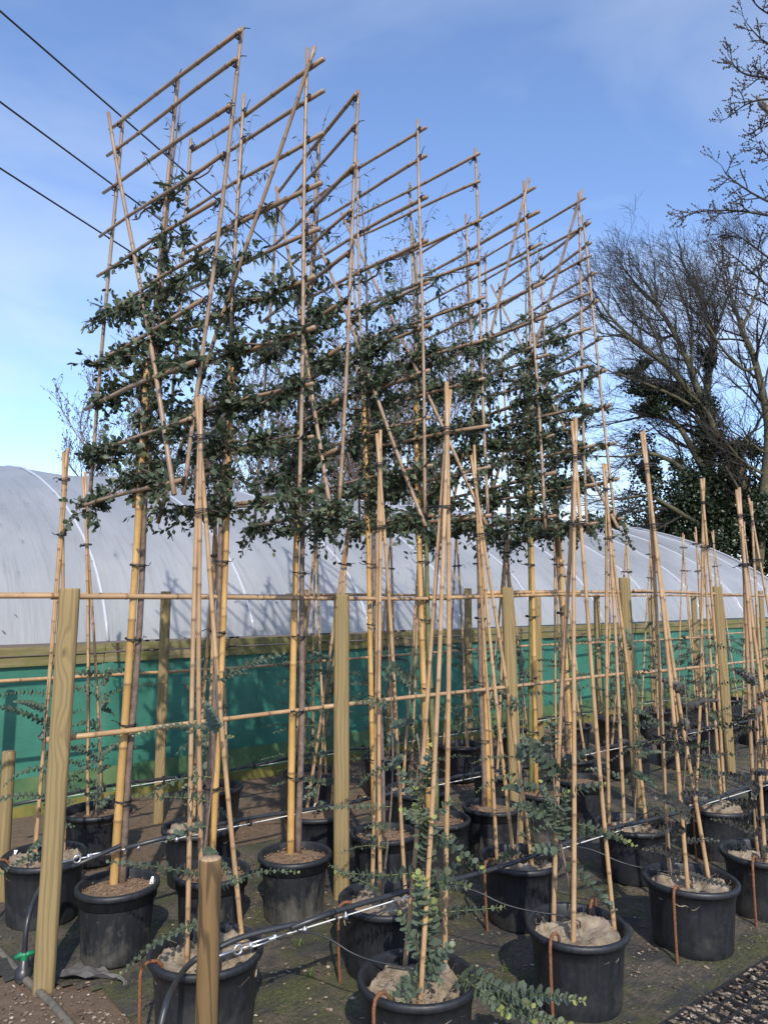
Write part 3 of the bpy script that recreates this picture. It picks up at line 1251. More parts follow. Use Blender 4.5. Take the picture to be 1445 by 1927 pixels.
extend('F2', .9, 3)
extend('F1', .88, 2)
extend('B1', .82, 9)
extend('B2', .80, 9)
ROWNAME = {'F1': ('beside the gravel grid', 'pots beside the gravel grid'),
           'F2': ('behind the sawn-off post', 'pots behind the front pipe'),
           'B1': ('just behind the tall trees', 'pots behind the tall trees'),
           'B2': ('nearest the netting', 'pots nearest the netting')}
for key, lst in RPOS.items():
    for i, p in enumerate(lst):
        sack = key == 'F1' or (key == 'F2' and i != 5) or (key in 'B1B2' and rnd.random() < .25)
        lab = '%s pot%s from the tap end, in the row %s' % (ORD[i], ' of sacking' if sack else ' of compost', ROWNAME[key][0])
        pot(p[0], p[1], 'wide', lab, ROWNAME[key][1], 'sack' if sack else 'compost')
        if key in ('F1', 'F2') and i < 5:
            d = np.array([-0.62, -0.78]) if key == 'F1' else np.array([-.78, -.55])
            hook(p, .218, d, 'rusty bar hooked on %s pot from tap end, row %s' % (ORD[i], ROWNAME[key][0]))
        if key == 'F1' and i == 1:
            hook(p, .218, (.55, .83), 'rusty bar on the back rim of second pot from tap end, beside gravel grid')
        if key == 'B1' and i == 0:
            hook(p, .218, (-.8, -.6), 'rusty bent bar on the pot behind the eye-bolt post')
# loose sacking lump for the first pot beside the grid
p = RPOS['F1'][0]

# ------------------------------------------------------------------ wigwams of canes
WIG = {('F2', 0): ((376, 750), [(352, 1812), (474, 1795), (384, 1780)]),
       ('F1', 0): ((845, 716), [(741, 1805), (786, 1890), (877, 1802)]),
       ('F1', 1): ((1081, 780), [(1033, 1727), (1076, 1768), (1160, 1757)]),
       ('F1', 2): ((1210, 812), [(1240, 1637), (1296, 1680), (1365, 1652)]),
       ('F1', 3): ((1388, 908), [(1414, 1582), (1440, 1625), (1490, 1600)]),
       ('F2', 1): ((714, 804), [(673, 1660), (717, 1704), (803, 1668)]),
       ('F2', 2): ((890, 842), [(924, 1608), (971, 1625), (1025, 1598)]),
       ('F2', 3): ((1137, 865), [(1133, 1549), (1176, 1570), (1232, 1549)]),
       ('F2', 4): ((1322, 904), [(1286, 1512), (1358, 1524), (1380, 1512)]),
       ('B1', 0): ((125, 842), [(42, 1600), (66, 1622), (134, 1604)]),
       ('B2', 0): ((160, 887), [(140, 1505), (207, 1515), (168, 1535)]),
       ('B1', 1): ((408, 905), [(341, 1540), (385, 1570), (420, 1553)]),
       ('B1', 2): ((662, 932), [(583, 1520), (571, 1530), (628, 1522)])}
for key, lst in RPOS.items():
    for i, p in enumerate(lst):
        org = np.array([p[0], p[1], 0.0])
        zf = .262
        pick = WIG.get((key, i))
        if pick:
            (tx, ty), feet = pick
            top = at_depth(tx, ty, p[1])
            ft = []
            for (fx, fy) in feet:
                q = at_height(fx, fy, zf)
                v = q[:2] - p
                L = np.linalg.norm(v)
                if L > .17:
                    q[:2] = p + v / L * .17
                ft.append(q)
        else:
            lean = (rnd.gauss(-.03, .07), rnd.gauss(0, .05))
            top = np.array([p[0] + lean[0], p[1] + lean[1], rnd.uniform(2.3, 2.52)])
            a0 = rnd.uniform(0, 6.28)
            ft = [np.array([p[0] + .155 * math.cos(a0 + k * 2.1), p[1] + .155 * math.sin(a0 + k * 2.1), zf]) for k in range(3)]
        t = thing('cane_wigwam', '%s bamboo cane tripod from the tap end, row %s' % (ORD[i], ROWNAME[key][0]), 'cane tripod',
                  'cane tripods ' + ROWNAME[key][0], org)
        cen = np.mean(ft, axis=0)
        ps = []
        for k, q in enumerate(ft):
            off = np.array([(q[0] - cen[0]), (q[1] - cen[1]), 0])
            off = off / (np.linalg.norm(off) + 1e-6) * .013
            tp_ = top - off * (1 if k else .5) + np.array([0, 0, rnd.uniform(-.05, .02)])
            q2 = q.copy()
            q2[2] -= .12
            o, pts = cane('cane', q2, tp_, rnd.uniform(.0095, .0115), rnd.uniform(.0075, .009), M['cane'], t, .005, 8, .19, org)
            ps.append((q2, tp_))
        for hz in (0.93, 0.80):
            c = np.mean([a + (b - a) * hz for a, b in ps], axis=0)
            sp_ = max(np.linalg.norm((a + (b - a) * hz) - c) for a, b in ps)
            tie(c, top - cen, min(.05, sp_ + .010), t, org)

# ------------------------------------------------------------------ leaves
def leaf_template(kind):
    if kind == 'oval':
        v = np.array([(0, 0, 0), (.35, .30, .05), (.35, 0, 0), (.35, -.30, .05), (.75, .25, .03), (.75, 0, -.01), (.75, -.25, .03), (1.05, 0, -.04)])
    elif kind == 'long':
        v = np.array([(0, 0, 0), (.35, .10, .02), (.35, 0, 0), (.35, -.10, .02), (.7, .075, -.05), (.7, 0, -.06), (.7, -.075, -.05), (1.05, 0, -.14)])
    else:
        v = np.array([(0, 0, 0), (.22, .42, .10), (.35, 0, 0), (.22, -.42, .10), (.75, .42, .08), (.72, 0, .02), (.75, -.42, .08), (1.0, 0, .05)])
    f = [(0, 2, 1), (0, 3, 2), (1, 2, 5, 4), (2, 3, 6, 5), (4, 5, 7), (5, 6, 7)]
    return v, f


LT = {k: leaf_template(k) for k in ('oval', 'long', 'round')}


def add_leaves(mb, P_, D_, Nn, size, kind, tint):
    """vectorised: P origins, D directions, Nn rough normals"""
    if len(P_) == 0:
        return
    P_, D_, Nn = np.asarray(P_), np.asarray(D_), np.asarray(Nn)
    D_ = D_ / (np.linalg.norm(D_, axis=1)[:, None] + 1e-9)
    B = np.cross(Nn, D_)
    B /= np.linalg.norm(B, axis=1)[:, None] + 1e-9
    Nz = np.cross(D_, B)
    v, f = LT[kind]
    size = np.asarray(size)
    out = P_[:, None, :] + size[:, None, None] * (v[None, :, 0, None] * D_[:, None, :] + v[None, :, 1, None] * B[:, None, :] + v[None, :, 2, None] * Nz[:, None, :])
    k = len(v)
    base = np.arange(len(P_)) * k
    faces = []
    for b in base:
        for q in f:
            faces.append(tuple(int(b) + i for i in q))
    mb.add(out.reshape(-1, 3), faces, np.repeat(np.asarray(tint), k))


def rvec():
    v = nrng.normal(size=3)
    return v / np.linalg.norm(v)


# ------------------------------------------------------------------ framed trees
PANELS = [
 dict(ang=-46.7, N=((452,49),(342,931)), M=((333,137),(249,956)), F=((229,217),(167,925)), D=((213,216),(338,932)),
  h=[(211,246,457,60),(206,295,450,113),(199,365,438,201),(192,447,425,292),(188,521,409,382),(182,602,398,472),(174,690,387,565),(165,771,375,681),(158,863,365,788),(149,956,348,904)]),
 dict(ang=-49.2, N=((582,93),(566,954)), M=((462,179),(426,968)), F=((363,262),(310,965)), D=((600,92),(305,985)),
  h=[(357,283,606,108),(354,330,606,168),(347,400,605,248),(340,478,602,342),(337,550,598,428),(330,628,589,519),(325,700,589,615),(320,785,586,721),(312,876,586,821),(303,963,586,925)]),
 dict(ang=-31.2, N=((671,168),(634,965)), M=((596,269),(548,998)), F=((520,353),(475,1013)), D=((527,354),(633,972)),
  h=[(525,366,674,178),(512,419,674,234),(505,475,671,313),(500,540,665,396),(495,608,659,476),(485,687,652,565),(480,770,646,654),(475,845,640,753),(470,915,639,846),(462,996,640,951)]),
 dict(ang=-40.6, N=((788,226),(802,966)), M=((675,302),(691,1004)), F=((575,370),(596,1020)), D=((565,369),(807,991)),
  h=[(564,391,799,238),(566,432,799,291),(570,500,801,369),(570,565,801,451),(575,635,805,530),(578,705,808,610),(580,777,805,696),(582,850,807,785),(585,925,811,875),(583,1002,812,969)]),
 dict(ang=-45.2, N=((892,278),(916,969)), M=((769,343),(789,985)), F=((660,395),(675,1021)), D=((647,403),(920,988)),
  h=[(649,422,904,290),(640,461,905,342),(655,520,907,415),(655,590,905,492),(660,650,914,560),(660,720,917,640),(660,785,914,713),(660,850,920,802),(660,930,925,879),(658,1004,926,970)]),
 dict(ang=-34.1, N=((987,341),(1028,994)), M=((878,404),(905,990)), F=((785,455),(815,1025)), D=((1000,337),(845,1000)),
  h=[(788,477,1004,351),(790,520,1011,397),(785,578,1016,457),(795,640,1022,530),(800,690,1025,595),(800,750,1029,666),(800,820,1034,739),(803,885,1039,818),(805,945,1042,889),(802,1011,1043,970)]),
 dict(ang=-32.8, N=((1086,362),(1102,1004)), M=((991,423),(1000,990)), F=((911,475),(925,1030)), D=((1100,358),(915,985)),
  h=[(895,497,1103,373),(907,532,1090,433),(905,590,1114,481),(908,640,1113,551),(910,690,1113,618),(912,750,1111,688),(915,815,1115,762),(917,880,1120,838),(918,945,1121,912),(899,1010,1125,985)]),
 dict(ang=-20.2, N=((1098,406),(1161,994)), M=((1015,477),(1052,1000)), F=((940,533),(965,1035)), D=((928,537),(1169,995)),
  h=[(930,551,1107,418),(940,578,1109,456),(945,620,1119,512),(950,675,1122,565),(955,730,1130,636),(958,790,1138,695),(960,845,1146,761),(965,895,1155,833),(968,950,1159,901),(941,1026,1167,975)]),
]
RAILX = [240, 405, 553, 700, 793, 910, 995, 1075]
TROW = float(np.dot(at_height(222, 1800)[:2], N_))
LEAFY = [1.0, 1.0, .95, 1.0, 1.0, .95, .95, .85]
TOPTW = [.4, .9, .9, .5, .9, .8, .7, .8]
for i, pn in enumerate(PANELS):
    s_ = s_at(TROW, RAILX[i])
    q = RP(TROW, s_)
    d = np.array([math.sin(math.radians(pn['ang'])), math.cos(math.radians(pn['ang']))])
    d3 = np.array([d[0], d[1], 0])
    nrm = np.array([d[1], -d[0], 0])          # right-hand face of the frame
    if nrm @ np.array([q[0], q[1], 0]) > 0:
        nrm = -nrm                            # towards the camera
    pk = lambda pt: on_plane(pt[0], pt[1], q, d)
    pot_c = np.array([T_POS[i][0], T_POS[i][1], 0.0])
    ordn = ORD[i]
    # ---- the frame
    fr = thing('bamboo_frame', '%s tall bamboo lattice frame from the tap end, tied above head height' % ordn, 'bamboo frame', 'bamboo frames of the tall trees', q)
    Nn0, Nn1 = pk(pn['N'][0]), pk(pn['N'][1])
    Ff0, Ff1 = pk(pn['F'][0]), pk(pn['F'][1])
    Mm0, Mm1 = pk(pn['M'][0]), pk(pn['M'][1])
    Dd0, Dd1 = pk(pn['D'][0]), pk(pn['D'][1])
    vz = []
    side = -nrm * .022
    for (a, b) in ((Nn1, Nn0), (Mm1, Mm0), (Ff1, Ff0)):
        sgn = 1 if a is not Mm1 else 1
        cane('upright_cane', a - side * (1 if i % 2 else -1) * .5, b - side * (1 if i % 2 else -1) * .5, .0100, .0088, M['frame_cane'], fr, .004, 8, .17, q)
        vz.append((a, b))
    cane('brace_cane', Dd1 + nrm * .026, Dd0 + nrm * .026, .0120, .0095, M['frame_cane'], fr, .006, 8, .19, q)
    bars = []
    for (lx, ly, rx, ry) in pn['h']:
        L, R = pk((lx, ly)), pk((rx, ry))
        off = side * (1 if i % 2 else -1) * .55
        rr = rnd.uniform(.0090, .0125)
        o, pts = cane('cross_cane', L + off, R + off, rr * .9, rr * 1.08, M['frame_cane'], fr, .009, 8, .2, q)
        bars.append((L, R))
        for (a, b) in vz:
            # crossing of bar and upright in the frame's own plane
            e1 = (L - q) @ d3, L[2]
            e2 = (R - q) @ d3, R[2]
            g1 = (a - q) @ d3, a[2]
            g2 = (b - q) @ d3, b[2]
            A = np.array([[e2[0] - e1[0], -(g2[0] - g1[0])], [e2[1] - e1[1], -(g2[1] - g1[1])]])
            try:
                t1, t2 = np.linalg.solve(A, np.array([g1[0] - e1[0], g1[1] - e1[1]]))
            except np.linalg.LinAlgError:
                continue
            if -.02 < t1 < 1.02 and -.02 < t2 < 1.02:
                c = L + (R - L) * t1
                tie(c, nrm + d3 * .6 + np.array([0, 0, .7]), .0185, fr, q)
    # ---- thick pole and young trunk
    base_c = pot_c + np.array([0, 0, .25])
    pole_top = Mm1 + (Mm0 - Mm1) * .34
    left = -np.array([ray(RAILX[i], YH)[1], -ray(RAILX[i], YH)[0], 0])
    left /= np.linalg.norm(left)
    foot = at_height([213, 397, 547, 707, 808, 920, 1008, 1080][i], T_PX[i][1] + 3, .28)
    side_pole = 1 if i in (0, 2, 3, 4) else -1      # the pole stands left or right of the trunk
    pl = thing('stake', 'thick yellow bamboo pole staking the %s tall tree from the tap end' % ordn, 'bamboo pole', 'stakes of the tall trees', foot)
    ptop = pole_top - nrm * .0
    r_p = .0205 if i in (0, 2, 4) else .0175
    cane('pole', foot - np.array([0, 0, .1]), ptop, r_p, r_p * .72, M['pole'], pl, .003, 12, .31, foot)
    tr = thing('framed_tree', '%s eucalyptus from the tap end, branches trained flat on a lattice' % ordn, 'tree', 'framed eucalyptus trees', pot_c)
    tfoot = foot - left * (.040 if side_pole > 0 else -.040)
    tfoot[2] = .2
    pts, rad = [], []
    ttop = Mm1 + (Mm0 - Mm1) * (.86 + .08 * rnd.random())
    for k in range(26):
        t = k / 25
        ref = foot + (ptop - foot) * min(1, t * 1.75) if t * 1.75 < 1 else ptop + (ttop - ptop) * (t * 1.75 - 1) / .75
        offm = -left * (.040 if side_pole > 0 else -.040) * (1 - .5 * t) * .85 + left * .006 * math.sin(t * 17 + i) - nrm * .01
        pts.append(ref + offm)
        rad.append(.0155 * (1 - t) ** .8 + .003)
    pts[0] = tfoot
    mb = MB()
    mb.tube(np.array(pts) - pot_c, np.array(rad), 9)
    mb.build('trunk', M['bark_green'] if i in (4, 6) else M['bark'], tr)
    trunk = np.array(pts)
    for hz in (.16, .30, .46, .60, .76, .93):
        c = foot + (ptop - foot) * hz - left * (.018 if side_pole > 0 else -.018)
        tie(c, (0.05, 0.02, 1), .040 * (1 - .3 * hz), pl, foot)
    # ---- foliage: shoots trained along the canes
    st = MB()
    lf = MB()
    P_, D_, Q_, S_, T_, K_ = [], [], [], [], [], []

    def shoot(a, direction, L, nleaf, size, kind, droop=.3):
        dv = np.asarray(direction, float)
        p = np.asarray(a, float)
        pts_ = [p]
        for k in range(4):
            dv = dv + rvec() * .22 + np.array([0, 0, -droop * .18])
            dv = dv / np.linalg.norm(dv)
            p = p + dv * L / 4
            pts_.append(p)
        st.tube(np.array(pts_) - pot_c, np.linspace(.0024, .0010, 5), 3, False)
        arr = np.array(pts_)
        for k in range(nleaf):
            u_ = (k + .6) / nleaf * 4
            j = min(3, int(u_))
            c = arr[j] + (arr[j + 1] - arr[j]) * (u_ - j)
            tdir = arr[j + 1] - arr[j]
            tdir = tdir / (np.linalg.norm(tdir) + 1e-9)
            ld = tdir * .5 + rvec() * .9 + np.array([0, 0, -.15 if kind == 'oval' else -.75])
            P_.append(c - pot_c)
            D_.append(ld)
            Q_.append(rvec() + np.array([0, 0, .6]))
            S_.append(size * rnd.uniform(.65, 1.25))
            T_.append(min(1, max(0, rnd.gauss(.42, .25))))
            K_.append(kind)

    nb = len(bars)
    for bi, (L, R) in enumerate(bars):
        if bi < 3:
            continue
        f = {3: .18, 4: .55, 5: .85}.get(bi, 1.0) * LEAFY[i]
        # trunk position at the bar's height
        zc = (L[2] + R[2]) / 2
        tc = trunk[np.argmin(np.abs(trunk[:, 2] - zc))]
        for sgn, end in ((0, L), (1, R)):
            reach = rnd.uniform(.74, 1.03) if bi > 4 else rnd.uniform(.35, .9)
            e = tc + (end - tc) * min(1.02, reach)
            along = e - tc
            Lr = np.linalg.norm(along)
            # the trained branch itself
            bp = [tc + along * k / 8 + nrm * (.02 * math.sin(k * 1.1 + bi)) + np.array([0, 0, .015 * math.sin(k * .9 + i) - (.03 if k == 0 else 0)]) for k in range(9)]
            st.tube(np.array(bp) - pot_c, np.linspace(.0075, .003, 9), 5, False)
            nsh = int(Lr / .0110 * f * rnd.uniform(.6, 1.25))
            cl = [rnd.random() for _ in range(5)]
            for k in range(nsh):
                t = rnd.random() if rnd.random() < .32 else min(1, max(0, rnd.choice(cl) + rnd.gauss(0, .055)))
                c = tc + along * t + rvec() * .02
                kind = 'long' if (bi < 6 and rnd.random() < (.65 if i in (1, 4, 5, 6, 7) else .3)) else 'oval'
                dv = rvec() * .8 + d3 * (1 if end is L else -1) * .35 * rnd.random() + np.array([0, 0, .18]) + nrm * rnd.uniform(-.4, .5)
                shoot(c, dv * np.array([1, 1, .75]), rnd.uniform(.04, .14), rnd.randint(7, 11), .036 if kind == 'oval' else .058, kind, .45)
    # leafy sheath round the trunk
    for k in range(int(140 * LEAFY[i])):
        t = rnd.uniform(0, 1)
        z = 2.15 + 1.15 * t
        tc = trunk[np.argmin(np.abs(trunk[:, 2] - z))] + rvec() * .05
        tc[2] = z
        shoot(tc, rvec() + np.array([0, 0, .3]) + d3 * rnd.uniform(-.8, .8), rnd.uniform(.08, .24), rnd.randint(6, 10), .036, 'oval', .4)
    # hanging tuft at the lowest bar's near end
    L, R = bars[-1]
    for k in range(18):
        c = L + (R - L) * (rnd.choice((.9, .1, .8)) + rnd.gauss(0, .05)) + rvec() * .03
        shoot(c, rvec() * .7 + np.array([0, 0, -.5]), rnd.uniform(.1, .24), rnd.randint(7, 11), .037, 'oval', .8)
    # thin leader shoots above the hedge of leaves
    for k in range(int(30 * TOPTW[i])):
        j = rnd.randint(15, 25)
        c = trunk[j]
        dv = rvec() * .6 + np.array([0, 0, .8]) + d3 * rnd.uniform(-.8, .8)
        shoot(c, dv, rnd.uniform(.18, .5), rnd.randint(5, 10), .040, 'long', .25)
    so = st.build('branches', M['bark'], tr)
    so['kind'] = 'stuff'
    P_, D_, Q_, S_, T_ = map(np.array, (P_, D_, Q_, S_, T_))
    K_ = np.array(K_)
    for kind in ('oval', 'long'):
        mk = K_ == kind
        add_leaves(lf, P_[mk], D_[mk], Q_[mk], S_[mk], kind, T_[mk])
    lo = lf.build('foliage', M['leaf'], tr)
    lo['kind'] = 'stuff'

# ------------------------------------------------------------------ young eucalyptus in the wigwam pots
def leaf_objmesh(seed):
    v, f = LT['round']
    mb = MB()
    mb.add(v, f, .2 + .2 * seed)
    return mb.mesh('leaf', M['blue_leaf'])


LEAFM = [leaf_objmesh(k) for k in range(5)]


def shoot_path(a, dv, L, droop, n=14, wig=.12):
    p = np.array(a, float)
    dv = np.array(dv, float)
    dv /= np.linalg.norm(dv)
    pts = [p]
    for k in range(n):
        dv = dv + rvec() * wig * .35 + np.array([0, 0, -droop / n])
        dv /= np.linalg.norm(dv)
        p = p + dv * L / n
        pts.append(p)
    return np.array(pts)


def young_plant(root, specs, stem_pts, individual, mat='blue_leaf', lsize=.026):
    """specs: list of (start, direction, length, droop, leafscale, tip) in root space"""
    mb = MB()
    mb.tube(stem_pts, np.linspace(.0065, .002, len(stem_pts)), 6)
    mb.build('stem', M['bark'], root)
    joined = MB()
    twigs = MB()
    for (a, dv, L, droop, ls, tint) in specs:
        path = shoot_path(a, dv, L, droop)
        r = np.linspace(.0026, .0010, len(path))
        if individual:
            m2 = MB()
            m2.tube(path, r, 4, False)
            sh = m2.build('shoot', M['bark_green'], root)
        else:
            twigs.tube(path, r, 3, False)
        seglen = np.linalg.norm(np.diff(path, axis=0), axis=1).sum()
        npair = max(4, int(seglen / (.0165 * ls ** .5)))
        rot = rnd.uniform(0, 3)
        for k in range(npair):
            t = (k + .8) / npair
            u_ = t * (len(path) - 1)
            j = min(len(path) - 2, int(u_))
            c = path[j] + (path[j + 1] - path[j]) * (u_ - j)
            td = path[j + 1] - path[j]
            td /= np.linalg.norm(td)
            _, e1, e2 = basis(td)
            rot += math.pi / 2 + rnd.uniform(-.25, .25)
            sz = lsize * ls * (1.05 - .6 * t ** 2.2) * rnd.uniform(.85, 1.15)
            for q in (0, math.pi):
                o1 = e1 * math.cos(rot + q) + e2 * math.sin(rot + q)
                ld = o1 + td * (.25 + .5 * t) + np.array([0, 0, -.1])
                nv = td + rvec() * .25
                tt = min(1, max(0, tint + (2.0 if individual else 1.1) * max(0, t - .70) + rnd.gauss(0, .13)))
                if individual:
                    lo = link('leaf', LEAFM[min(4, int(tt * 5))], sh)
                    dn = ld / np.linalg.norm(ld)
                    bb = np.cross(nv, dn)
                    bb /= np.linalg.norm(bb)
                    nz = np.cross(dn, bb)
                    mt = Matrix(((dn[0], bb[0], nz[0], c[0]), (dn[1], bb[1], nz[1], c[1]), (dn[2], bb[2], nz[2], c[2]), (0, 0, 0, 1)))
                    lo.matrix_local = mt @ Matrix.Scale(sz, 4)
                else:
                    add_leaves(joined, [c], [ld], [nv], [sz], 'round', [tt])
    if not individual:
        twigs.build('shoots', M['bark_green'], root)
        jo = joined.build('leaves', M[mat], root)
        jo['kind'] = 'stuff'


def plant_specs(hgt, nsh, lo, hi, lmin, lmax, ls, lean=(0, 0)):
    stem = [np.array([lean[0] * t + .02 * math.sin(t * 5 + nsh), lean[1] * t + .02 * math.cos(t * 4), .24 + (hgt - .24) * t]) for t in np.linspace(0, 1, 14)]
    sp_ = []
    for k in range(nsh):
        t = lo + (hi - lo) * (k + rnd.random() * .8) / nsh
        a = stem[min(13, int(t * 13))]
        az = rnd.uniform(0, 6.28)
        dv = np.array([math.cos(az), math.sin(az), rnd.uniform(-.05, .7)])
        sp_.append((a, dv, rnd.uniform(lmin, lmax), rnd.uniform(.0, .9), ls * rnd.uniform(.8, 1.15), rnd.uniform(.15, .6)))
    return np.array(stem), sp_


PLANT_LAB = 'young round-leaved plant in %s pot from tap end, row %s'
# the nearest plant: shoots picked to follow the photograph
p = RPOS['F1'][0]
root = thing('young_eucalyptus', 'young eucalyptus with long arching shoots of round leaves, first beside the gravel grid', 'plant',
             'young eucalyptus plants', (p[0], p[1], 0))


def local(px, py, dd=0.0):
    return at_depth(px, py, p[1] + dd) - np.array([p[0], p[1], 0])


def toward(a, b, dd=0.0):
    v = b - a
    return v / np.linalg.norm(v), np.linalg.norm(v)


stem = np.array([local(800, 1820), local(803, 1760, -.01), local(800, 1700, -.02), local(796, 1640, -.02), local(800, 1580, -.02), local(797, 1520, -.02),
                 local(792, 1470, -.02), local(790, 1420, -.02), local(785, 1380, -.02)])
SH = [((798, 1640), (640, 1668), .0, -.10, 1.0), ((800, 1660), (880, 1660), .05, -.05, 1.1), ((805, 1560), (905, 1640), .5, -.05, 1.0),
      ((805, 1700), (800, 1560), -.1, -.06, 1.35), ((803, 1760), (805, 1660), .0, -.07, 1.45), ((800, 1810), (745, 1720), -.2, -.05, 1.1),
      ((870, 1830), (1000, 1890), .35, -.16, 1.15), ((880, 1850), (1010, 1925), .4, -.22, 1.2), ((800, 1510), (750, 1440), -.4, -.05, 1.05),
      ((798, 1500), (815, 1410), -.1, -.05, 1.2), ((797, 1480), (820, 1435), 0, .02, 1.0), ((800, 1720), (945, 1715), .1, -.04, .9),
      ((800, 1830), (740, 1860), .4, -.14, 1.1), ((795, 1840), (760, 1890), .5, -.16, 1.0), ((800, 1600), (850, 1575), .1, .05, 1.0),
      ((802, 1690), (862, 1612), -.2, .10, 1.0), ((800, 1740), (790, 1640), -.1, -.1, 1.3), ((805, 1790), (820, 1700), -.1, -.05, 1.35),
      ((797, 1620), (806, 1540), -.1, -.06, 1.25), ((797, 1580), (785, 1490), -.1, -.05, 1.15), ((800, 1830), (850, 1790), .2, -.1, 1.2), ((798, 1560), (845, 1510), .0, -.06, 1.0),
      ((860, 1835), (945, 1900), .3, -.2, 1.2), ((940, 1870), (1095, 1890), .2, -.24, 1.1), ((930, 1885), (1060, 1925), .2, -.26, 1.1), ((800, 1545), (755, 1525), .0, -.1, .9), ((800, 1780), (830, 1850), .5, -.12, 1.1)]
specs = []
for (a, b, droop, dd, ls) in SH:
    A = local(a[0], a[1], -.02)
    B = local(b[0], b[1], dd)
    v, L = toward(A, B)
    specs.append((A, v + np.array([0, 0, droop * .45]), L * 1.04, droop, ls, rnd.uniform(.25, .6)))
young_plant(root, specs, stem, True, lsize=.034)

p = RPOS['F1'][1]
root = thing('young_eucalyptus', 'young eucalyptus with bluish round leaves and a low spreading shoot, second beside the gravel grid', 'plant',
             'young eucalyptus plants', (p[0], p[1], 0))
stem = np.array([local(1080, 1740), local(1070, 1660), local(1055, 1590), local(1045, 1520), local(1040, 1450), local(1035, 1390), local(1030, 1350)])
SH = [((1050, 1540), (965, 1520), .3, -.08, 1.2), ((1045, 1500), (1130, 1470), .1, -.05, 1.1), ((1050, 1570), (1160, 1560), .3, .0, 1.1),
      ((1060, 1620), (1150, 1705), .5, .0, 1.0), ((1042, 1450), (985, 1395), .1, -.1, 1.3), ((1042, 1460), (1100, 1405), .1, .08, 1.3),
      ((1038, 1420), (1035, 1350), .0, .0, 1.35), ((1055, 1600), (1000, 1600), .2, .1, 1.1), ((1050, 1560), (1020, 1475), -.2, -.05, 1.3),
      ((1048, 1540), (1190, 1595), .2, -.05, 1.0), ((1050, 1580), (1075, 1500), -.2, -.05, 1.25), ((1040, 1500), (960, 1460), .1, .1, 1.1),
      ((1045, 1480), (1010, 1420), 0, .05, 1.3)]
specs = []
for (a, b, droop, dd, ls) in SH:
    A = local(a[0], a[1])
    B = local(b[0], b[1], dd)
    v, L = toward(A, B)
    specs.append((A, v + np.array([0, 0, droop * .45]), L * 1.04, droop, ls, rnd.uniform(.1, .45)))
young_plant(root, specs, stem, True, lsize=.034)

VAR = []
for k in range(7):
    r = thing('young_eucalyptus', 'x', 'plant', 'young eucalyptus plants', (0, 0, -50))
    stem, sp_ = plant_specs(rnd.uniform(.95, 1.45), 10 + 2 * k, .12, 1.0, .12, .42, 1.05, (rnd.uniform(-.06, .06), rnd.uniform(-.06, .06)))
    young_plant(r, sp_, stem, False, 'purple_leaf' if k == 3 else 'blue_leaf', .024)
    VAR.append(r)
used_var = set()
for key, lst in RPOS.items():
    for i, p in enumerate(lst):
        if key == 'F1' and i < 2:
            continue
        k = rnd.randrange(7) if key != 'F2' else (i % 3)
        lab = PLANT_LAB % (ORD[i], ROWNAME[key][0])
        rz = rnd.uniform(0, 6.28)
        if k not in used_var:
            used_var.add(k)
            o = VAR[k]
            o.location = (p[0], p[1], 0)
            o.rotation_euler = (0, 0, rz)
            o['label'] = lab
        else:
            copy_tree(VAR[k], (p[0], p[1], 0), rz, lab)
for k in range(7):
    if k not in used_var:
        for ch in list(VAR[k].children):
            bpy.data.objects.remove(ch)
        bpy.data.objects.remove(VAR[k])

